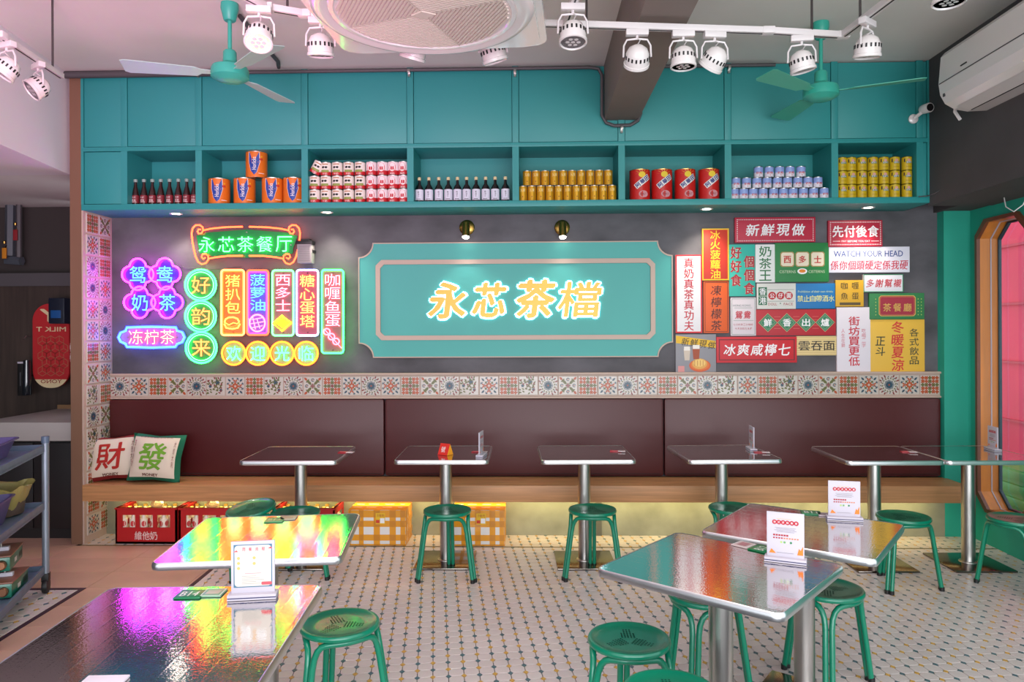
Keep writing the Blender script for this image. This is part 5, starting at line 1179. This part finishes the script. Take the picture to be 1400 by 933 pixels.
# spotlights
def make_spot():
    t = thing('track_spotlight', '', 'spotlight'); m = MB(); m.box((-.055, -.018, -.03), (.055, .018, 0), WMET, .003); m.build('adapter', t)
    m = MB(); m.tube([(0, 0, -.03), (0, 0, -.045)], .007, WMET, 8)
    m.tube([(-.068, 0, -.135), (-.066, 0, -.08), (-.05, 0, -.05), (0, 0, -.045), (.05, 0, -.05), (.066, 0, -.08), (.068, 0, -.135)], .005, WMET, 8); m.build('bracket', t)
    h = MB(); h.lathe([(.001, .06), (.02, .058), (.045, .042), (.058, .015), (.060, -.012), (.060, -.03)], WPL, 28); h.lathe([(.060, -.03), (.064, -.032), (.064, -.045), (.058, -.047), (.055, -.040)], WPL, 28)
    hd = h.build('lamp_head', t, (0, 0, -.135))
    m = MB()
    for k in range(18):
        a = R(k*20); m.T = Matrix.Rotation(a, 4, 'Z'); m.box((.0565, -.004, -.004), (.061, .004, .014), BLACK)
    m.build('vent_slot', hd)
    m = MB(); m.lathe([(.001, -.038), (.056, -.040)], mat('lens_grey', '#8a8488', .3), 24)
    for k in range(7):
        r_, a = (0, 0) if k == 0 else (.025, R(60*k)); m.lathe([(.001, -.0385), (.010, -.041)], mat('led_lens', '#d8d0d0', .2), 10, (r_*math.cos(a), r_*math.sin(a), -.001))
    m.build('lens', hd); m = MB(); m.tube([(0, 0, -.04), (.012, -.02, -.06), (.004, .01, -.07), (0, 0, -.08)], .003, WMET, 6); m.build('power_cord', t); index(t); return t
sp = make_spot()
LENSON = mat('lens_on', '#ffffff', .5, em='#ff8a3c', es=2.2)
SPT = [(9, 88, -20, (-25, 25), 'spotlight at the far left edge on the left rail'), (52, 118, -35, (-50, 12), 'spotlight facing out at the end of the left rail, turned toward the room'),
 (354, 44, 10, (-25, 0), 'lit spotlight glowing orange beside the left ceiling fan'), (438, 62, 5, (12, 0), 'spotlight just left of the round air conditioner'), (566, 80, 20, (22, 10), 'spotlight barely showing below the round air conditioner'),
 (674, 78, 0, (14, -16), 'spotlight half hidden at the right edge of the round air conditioner'), (783, 47, 3, (-10, 0), 'spotlight with its face down, first to the right of the round air conditioner'),
 (871, 80, 0, (48, 0), 'spotlight in front of the dark ceiling beam, showing its rounded back'), (934, 78, 0, (0, 0), 'upright spotlight just right of the dark ceiling beam'),
 (977, 83, 8, (40, 25), 'tilted spotlight second to the right of the dark ceiling beam'), (1096, 84, -6, (6, -12), 'spotlight in front of the right ceiling fan'), (1186, 67, 40, (8, -8), 'spotlight on the turned rail right of the ceiling fan'), (1297, -3, 40, (0, 0), 'spotlight cut by the top edge above the wall air conditioner')]
for i, (px, py, yw, (tx, ty), lb) in enumerate(SPT):
    z = 3.13 if i < 2 else ZR_
    def ry(pts):
        for (xa, ya), (xb, yb) in zip(pts[:-1], pts[1:]):
            if xa <= px <= xb: return ya+(yb-ya)*(px-xa)/(xb-xa)
    yr = ry([(-40, 30), (0, 49), (84, 105)]) if i < 2 else 2 if i == 6 else ry([(318, -14), (365, 11), (417, 20), (737, 33), (1050, 43), (1152, 49), (1300, -63)])
    p = PZ(px, yr, z)
    o = place(sp, i == 0, (p.x, p.y, z-.012), (0, 0, R(yw)), lb, 'white track spotlights')
    hd = [c for c in o.children if c.name.startswith('lamp_head')][0]; hd.rotation_euler = (R(tx), R(ty), 0)
    if i == 2:
        ln = [c for c in hd.children if c.name.startswith('lens')][0]; me = ln.data.copy(); me.materials[0] = LENSON; ln.data = me
        lamp('spotlight_beam', 'SPOT', (p.x, p.y, z-.2), 10, (1, .75, .5), aim=(p.x, p.y+.3, 0), size=.05, spot=60)
# beam and conduits
m = MB(); m.box((.535, -1.4, 3.14), (.785, YC+.03, ZC), BEAMM, .004); m.build('trim_4', kind='structure')
m = MB(); Yc = YC-.022; q = lambda x, y: PY(x, y, Yc)
X_ = lambda x: q(x, 95).x; zp = ZC-.028
m.tube([(X_(88), Yc, zp), (X_(806), Yc, zp), (X_(818), Yc, zp-.01), (X_(823), Yc, zp-.06), q(823, 158), q(829, 168), q(840, 172), q(862, 171), q(872, 165), q(876, 155), q(876, 145)], .013, DGREY, 8)
m.tube([(X_(906), Yc, zp), (X_(1060), Yc, zp)], .013, DGREY, 8); m.tube([(X_(88), Yc, zp), (X_(300), Yc, zp)], .026, DGREY, 10)
m.tube([PZ(328, 22, ZC-.016), PZ(350, 50, ZC-.016), PZ(380, 84, ZC-.02), q(381, 92)], .014, DGREY, 8); o = m.build('conduit_pipe'); o['label'] = 'dark grey conduit along the top of the wall cabinet, looping under the beam'; o['category'] = 'pipe'
for i, (x, y, w_) in enumerate(((252, 91, 'above the left fan blade'), (270, 99, 'near the left fan'), (559, 98, 'below the round air conditioner'), (704, 98, 'left of the beam'), (850, 175, 'under the beam'), (997, 93, 'right of the beam'))):
    p = q(x, y); m = MB(); m.box((-.01, -.02, -.012), (.01, .02, .014), STEEL, .002); m.box((-.008, .0, -.034), (.008, .02, -.01), STEEL); o = m.build('pipe_clip', None, (p.x, Yc+.002, p.z)); o['label'] = 'small steel pipe clip on the conduit, '+w_; o['category'] = 'clip'; o['group'] = 'conduit clips'
wire('cabinet_cable', 'thin grey cable leaving the right end of the wall cabinet', [PY(1256, 269, YC-.01), PY(1268, 268, YC-.03), PY(1277, 265, YC-.1), PY(1286, 260, YC-.14), PY(1300, 254, YC-.14)], .004, DGREY)
wire('ceiling_hook_cable', 'white loop of cable hanging from the beam by the window', [(3.2, 5.05, ZS-.03), (3.18, 5.0, ZS-.1), (3.2, 4.95, ZS-.14), (3.24, 4.92, ZS-.1), (3.26, 4.9, ZS-.03)], .004, WPL)
# ================================================================= LEFT CORRIDOR THINGS
t = thing('sink_counter', 'white stone sink counter over a black cabinet in the corridor', 'counter', (-3.9, 5.5, 0))
MB().box((-.36, .06, 0), (.44, .984, .76), mat('black_cabinet', '#1a1618', .5)).build('cabinet_body', t)
for x in (-.355, .045): MB().box((x, .045, .08), (x+.39, .06, .74), mat('black_door', '#201c1e', .4), .003).build('door', t)
MB().box((-.38, .0, .76), (.445, .985, .905), mat('grey_stone_top', '#a39c9a', .5), .01).build('counter_top', t)
MB().box((-.38, .97, .905), (.445, .984, .94), mat('worn_edge', '#8a6a48', .7)).build('backsplash', t)
m = MB(); m.tube([(.28, .9, .9), (.28, .9, 1.08), (.28, .78, 1.1), (.28, .74, 1.07)], .012, mat('black_tap', '#1c1a1a', .3), 8); m.box((.25, .87, 1.08), (.33, .9, 1.1), BLACK, .003); m.build('tap', t)
YK = 6.49
def kq(x, y): return PY(x, y, YK)
c = kq(71.5, 473); t = thing('red_wall_sign', 'red rounded wall sign with cube pattern and cream reversed letters in the corridor', 'sign', c)
ka, kb = kq(48, 530), kq(97, 415); w, h = kb.x-ka.x, kb.z-ka.z; w = max(w, .3)
m = MB(); m.prism(rrect(-w/2, -h/2, w/2, h/2, w*.46, 10), 0, .02, flat('#b01c22')); m.build('board', t)
m = MB(); cm = flat('#d8c49a'); 
m.T = Matrix.Scale(-1, 4, (1, 0, 0))
m.text('Y', (-.08, h*.28, .1, h*.44), .021, cm, bold=.1); m.text('MILK T', (-w*.42, h*.17, w*.4, h*.225), .021, cm, bold=.03)
m.prism([p for p in rrect(-w/2, -h/2, w/2, h/2, w*.46, 10) if p[1] < -h*.37], .02, .021, cm); m.text('YONO', (-w*.3, -h*.445, w*.28, -h*.4), .0225, flat('#8a1c20'), bold=.03)
m.T = None; s = w*.235; lw = .0018
for r_ in range(-2, 3):
    for q_ in range(-1, 2):
        cx = q_*s*1.0*1.0+(s*.5 if r_ % 2 else 0); cz = r_*s*.866-h*.12; 
        if abs(cx) > w*.36: continue
        for k in range(3):
            a = R(90+120*k); m.flat([(cx-lw*math.sin(a), cz+lw*math.cos(a)), (cx+lw*math.sin(a), cz-lw*math.cos(a)), (cx+s*.58*math.cos(a)+lw*math.sin(a), cz+s*.58*math.sin(a)-lw*math.cos(a)), (cx+s*.58*math.cos(a)-lw*math.sin(a), cz+s*.58*math.sin(a)+lw*math.cos(a))][::-1], .0208, flat('#a07050'))
            b = R(30+120*k); e0 = (cx+s*.58*math.cos(a), cz+s*.58*math.sin(a)); e1 = (cx+s*.58*math.cos(a+R(60)), cz+s*.58*math.sin(a+R(60))); e2 = (cx+s*.58*math.cos(a-R(60)), cz+s*.58*math.sin(a-R(60)))
            for e in (e1, e2):
                dx, dz = e[0]-e0[0], e[1]-e0[1]; l = math.hypot(dx, dz); nx, nz = -dz/l*lw, dx/l*lw; m.flat([(e0[0]-nx, e0[1]-nz), (e[0]-nx, e[1]-nz), (e[0]+nx, e[1]+nz), (e0[0]+nx, e0[1]+nz)], .0208, flat('#a07050'))
m.build('printed_pattern', t)
p = kq(88, 425); t = thing('paper_dispenser', 'dark blue hand towel dispenser overlapping the red corridor sign', 'dispenser', (p.x, YK-.0, p.z)); MB().box((-.055, -.14, -.12), (.09, .0, .11), mat('dark_navy_plastic', '#161c2c', .35), .01).build('case', t); MB().box((-.03, -.146, -.07), (.06, -.138, .0), mat('blue_glint', '#1d4f8a', .3), .004).build('viewing_window', t)  # blue patch on the case front is a painted glint
for i, (x, y, cl, lb) in enumerate(((95, 475, '#c8c0bc', 'small white switch plate right of the red corridor sign, upper one'), (95, 489, '#c8c0bc', 'small white switch plate right of the red corridor sign, lower one'))):
    p = kq(x, y); o = MB().box((-.03, -.012, -.04), (.03, 0, .04), flat(cl), .003).build('switch_plate', None, (p.x, YK+.01, p.z)); o['label'] = lb; o['category'] = 'switch'; MB().box((-.012, -.016, -.018), (.012, -.012, .018), flat('#e0dcda'), .001).build('rocker', o)
p = kq(35, 515); t = thing('black_wall_dispenser', 'black soap dispenser hanging on the dark corridor wall', 'dispenser', (p.x, YK, p.z)); MB().box((-.035, -.06, -.17), (.03, .01, .12), BLACK, .008).build('case', t); MB().box((-.03, -.062, .12), (.03, -.0, .135), SIGNWHITE).build('lid', t); MB().box((-.008, -.064, -.08), (.0, -.058, .04), flat('#4a4a50')).build('level_strip', t)
p = kq(44, 512); t = thing('vacuum_flask', 'tall black bottle with a bluish shine beside the soap dispenser', 'bottle', (p.x, YK-.07, p.z)); m = MB(); m.lathe([(.035, -.18), (.038, -.17), (.036, -.05), (.028, .1), (.028, .13), (.001, .135)], mat('blue_black_gloss', '#12161e', .12, coat=.6), 20); m.build('body', t); MB().box((-.02, .0, -.02), (.02, .075, .0), BLACK).build('wall_clip', t)
p = kq(37, 461); wire('wall_hook', 'small silver curly hook on the dark corridor wall', [(p.x-.02, YK+.005, p.z), (p.x-.015, YK-.02, p.z-.015), (p.x, YK-.03, p.z-.01), (p.x+.005, YK-.02, p.z+.01), (p.x+.02, YK+.005, p.z+.005)], .004, STEEL, 'hook')
wire('service_pipe', 'thick grey vertical pipe in the service recess at the far left', [PY(15, 252, 6.75), PY(14, 350, 6.75), PY(10, 356, 6.75), PY(30, 357, 6.75)], .045, mat('blue_grey_pipe', '#4a5058', .5), 'pipe')
wire('service_pipe', 'thinner dark pipe beside the thick grey one in the service recess', [PY(26, 268, 6.72), PY(26, 352, 6.72)], .025, DGREY, 'pipe')
for x, y, cl, lb in ((6, 345, '#c8801c', 'orange valve tag hanging in the service recess'), (21, 320, '#8a1c24', 'red valve tag hanging in the service recess')):
    p = PY(x, y, 6.68); t = thing('valve_tag', lb, 'tag', p); MB().box((-.02, -.006, -.06), (.02, .006, .04), flat(cl), .003).build('tag_plate', t); m = MB(); m.tube([(0, 0, .035), (0, .05, .09)], .005, BRASS, 6); m.lathe([(.012, .08), (.014, .1), (.001, .11)], BRASS, 10); m.build('brass_hook', t)
# ================================================================= TROLLEY
C0 = PZ(62, 608, .91).xy; C1 = PZ(-3, 640, .91).xy; dv = (C1-C0).normalized(); lx = Vector((-dv.y, dv.x)); 
if lx.x > 0: lx = -lx
BLG = mat('trolley_blue_grey', '#5f6f86', .4, noise=(20, .12, U3)); LT = (C1-C0).length+.08; WT = .5
t = thing('service_trolley', 'blue grey three tier service trolley on black castors at the left edge', 'trolley', (C0.x, C0.y, 0), (0, 0, math.atan2(-lx.y, -lx.x)))
# local: +x points away from the trolley body (right), y along -dv
sg = 1
def TL(u, v, z): return (-u, -v, z)     # u leftwards, v towards the camera
for z in (.91, .56, .17):
    m = MB(); a, b = TL(0, 0, z-.035), TL(WT, LT, z-.03); m.box(a, (b[0], b[1], z-.030), BLG)
    m.box(TL(0, 0, z-.045), TL(.012, LT, z), BLG); m.box(TL(WT-.012, 0, z-.045), TL(WT, LT, z), BLG); m.box(TL(0, 0, z-.045), TL(WT, .012, z), BLG); m.box(TL(0, LT-.012, z-.045), TL(WT, LT, z), BLG); m.build('shelf', t)
PST = mat('trolley_post_silver', '#8f98a6', .35, metal=.5)
for u, v in ((.0, .0), (WT, 0), (0, LT), (WT, LT)):
    p = TL(u, v, 0); m = MB(); m.tube([(p[0], p[1], .125), (p[0], p[1], .93)], .02, PST, 14); m.tube([(p[0], p[1], .92), (p[0], p[1], .96)], .022, BLG, 14); m.build('post', t)
    m = MB(); m.box((p[0]-.02, p[1]-.025, .075), (p[0]+.02, p[1]+.025, .125), BLACK, .004); m.T = Matrix.Translation((p[0], p[1], .048)) @ Matrix.Rotation(R(90), 4, 'Y'); m.lathe([(.03, -.015), (.045, -.014), (.048, 0), (.045, .014), (.03, .015)], BLACK, 20); m.build('castor', t)
M_T = Matrix.Translation((C0.x, C0.y, 0)) @ Matrix.Rotation(math.atan2(-lx.y, -lx.x), 4, 'Z')
tw = lambda u, v, z: M_T @ Vector(TL(u, v, z)); tyaw = math.atan2(-lx.y, -lx.x)
PU = mat('purple_plastic', '#5c4f86', .4)
def tub(label, u, v, z, w, d, h):
    p = tw(u, v, z); t = thing('plastic_tub', label, 'tub', p, (0, 0, tyaw)); m = MB(); o = rrect(-w/2, -d/2, w/2, d/2, .03, 5); i = [(x*.8, y*.8) for x, y in o]; k = len(o)
    rings = [(i, .001), (o, h), ([(x*1.06, y*1.06) for x, y in o], h), ([(x*1.06, y*1.06) for x, y in o], h-.008), ([(x*.985, y*.985) for x, y in o], h-.006), ([(x*.79, y*.79) for x, y in o], .006)]
    m.add([(x, y, zz) for q, zz in rings for x, y in q], [[a*k+b, a*k+(b+1) % k, (a+1)*k+(b+1) % k, (a+1)*k+b] for a in range(5) for b in range(k)]+[list(range(k))[::-1], [5*k+b for b in range(k)]], PU, True); m.build('tub_body', t)
    m = MB(); m.box((-w*.2, -d/2-.012, h-.02), (w*.2, -d/2-.004, h-.006), PU, .002); m.box((-w*.2, d/2+.004, h-.02), (w*.2, d/2+.012, h-.006), PU, .002); m.build('handle', t); return t
tub('purple plastic tub on the top shelf of the trolley', .27, .42, .882, .36, .46, .105)
tub('purple plastic tub on the middle shelf of the trolley', .24, .50, .532, .34, .36, .15)
# bag lined basket
p = tw(.2, .17, .532); t = thing('lined_basket', 'basket lined with a crumpled yellow plastic bag on the middle shelf', 'basket', p, (0, 0, tyaw))
m = MB(); k = 40; q = random.Random(5); prof = [(.6, .002), (.78, .06), (.92, .12), (1.02, .17), (1.06, .172), (.98, .16), (.86, .1), (.7, .04)]; vs = []
for j, (f, z) in enumerate(prof):
    for a in range(k): an = 2*math.pi*a/k; wv = 1+.04*math.sin(7*an+j)+.03*q.uniform(-1, 1); vs.append((.16*f*wv*math.copysign(abs(math.cos(an))**.6, math.cos(an)), .15*f*wv*math.copysign(abs(math.sin(an))**.6, math.sin(an)), z+.012*math.sin(5*an+j)*(1 if j in (3, 4) else .3)*(j > 0)))
m.add(vs, [[j*k+a, j*k+(a+1) % k, (j+1)*k+(a+1) % k, (j+1)*k+a] for j in range(7) for a in range(k)]+[list(range(k))[::-1], [7*k+a for a in range(k)]], mat('yellow_bag', '#a99a5a', .4, coat=.3), True); m.build('plastic_bag', t)
m = MB(); m.lathe([(.13, .01), (.14, .1)], mat('basket_brown', '#5a4a42', .6), 24); m.build('basket', t)
GS = mat('stove_green', '#0f6a54', .35, coat=.3)
def stove(label, u, v, z, yawo):
    p = tw(u, v, z); t = thing('portable_stove', label, 'stove', p, (0, 0, tyaw+yawo)); w, d, h = .34, .28, .085
    MB().box((-w/2, -d/2, .006), (w/2, d/2, h), GS, .01).build('case', t); m = MB(); m.box((-w/2-.004, -d/2-.004, h), (w/2+.004, d/2+.004, h+.008), mat('stove_tray', '#8a5a4a', .4), .003); m.build('top_tray', t)
    m = MB(); m.lathe([(.1, h+.008), (.095, h+.012), (.04, h+.014), (.038, h+.03), (.001, h+.032)], BLACK, 28, (-.05, 0, 0)); m.build('burner', t)
    for k2 in range(4): a = R(45+90*k2); m = MB(); m.box((-.05+.05*math.cos(a)-.004, .05*math.sin(a)-.004, h+.01), (-.05+.1*math.cos(a)+.004, .1*math.sin(a)+.004, h+.034), mat('enamel_black', '#1c1a1c', .3)); m.build('pan_support', t)
    m = MB(); m.T = Matrix.Translation((w/2-.04, -d/2, .045)) @ Matrix.Rotation(R(90), 4, 'X'); m.lathe([(.026, 0), (.026, .018), (.02, .024), (.001, .024)], mat('knob_copper', '#9a6a50', .3, metal=.8), 20); m.build('knob', t)
    m = MB(); m.rect(-w/2+.03, .02, -w/2+.15, .065, d/2+.001, flat('#c8c8c4')); m.T = Matrix.Rotation(R(90), 4, 'Z'); m.rect(-.05, .03, .0, .055, w/2+.001, flat('#c8c8c4'))
    m.build('label_sticker', t); m = MB(); m.T = Matrix.Rotation(R(90), 4, 'Z')
    for k2 in range(6): m.rect(.05+k2*.012, .03, .056+k2*.012, .06, w/2+.001, BLACK)
    m.build('vent_slots', t); m = MB(); m.box((.06, -.03, h+.008), (.14, .0, h+.03), SIGNWHITE, .003); m.tube([(.1, -.02, h+.02), (.1, -.02, h+.05)], .006, STEEL, 8); m.build('gas_clip', t)
stove('green portable gas stove on the bottom shelf, lower one', .2, .36, .142, 0); stove('green portable gas stove stacked on top of the other one', .23, .33, .2765, R(4))
for o in bpy.data.objects:
    if o.get('label') == '' : print('EMPTY LABEL', o.name)
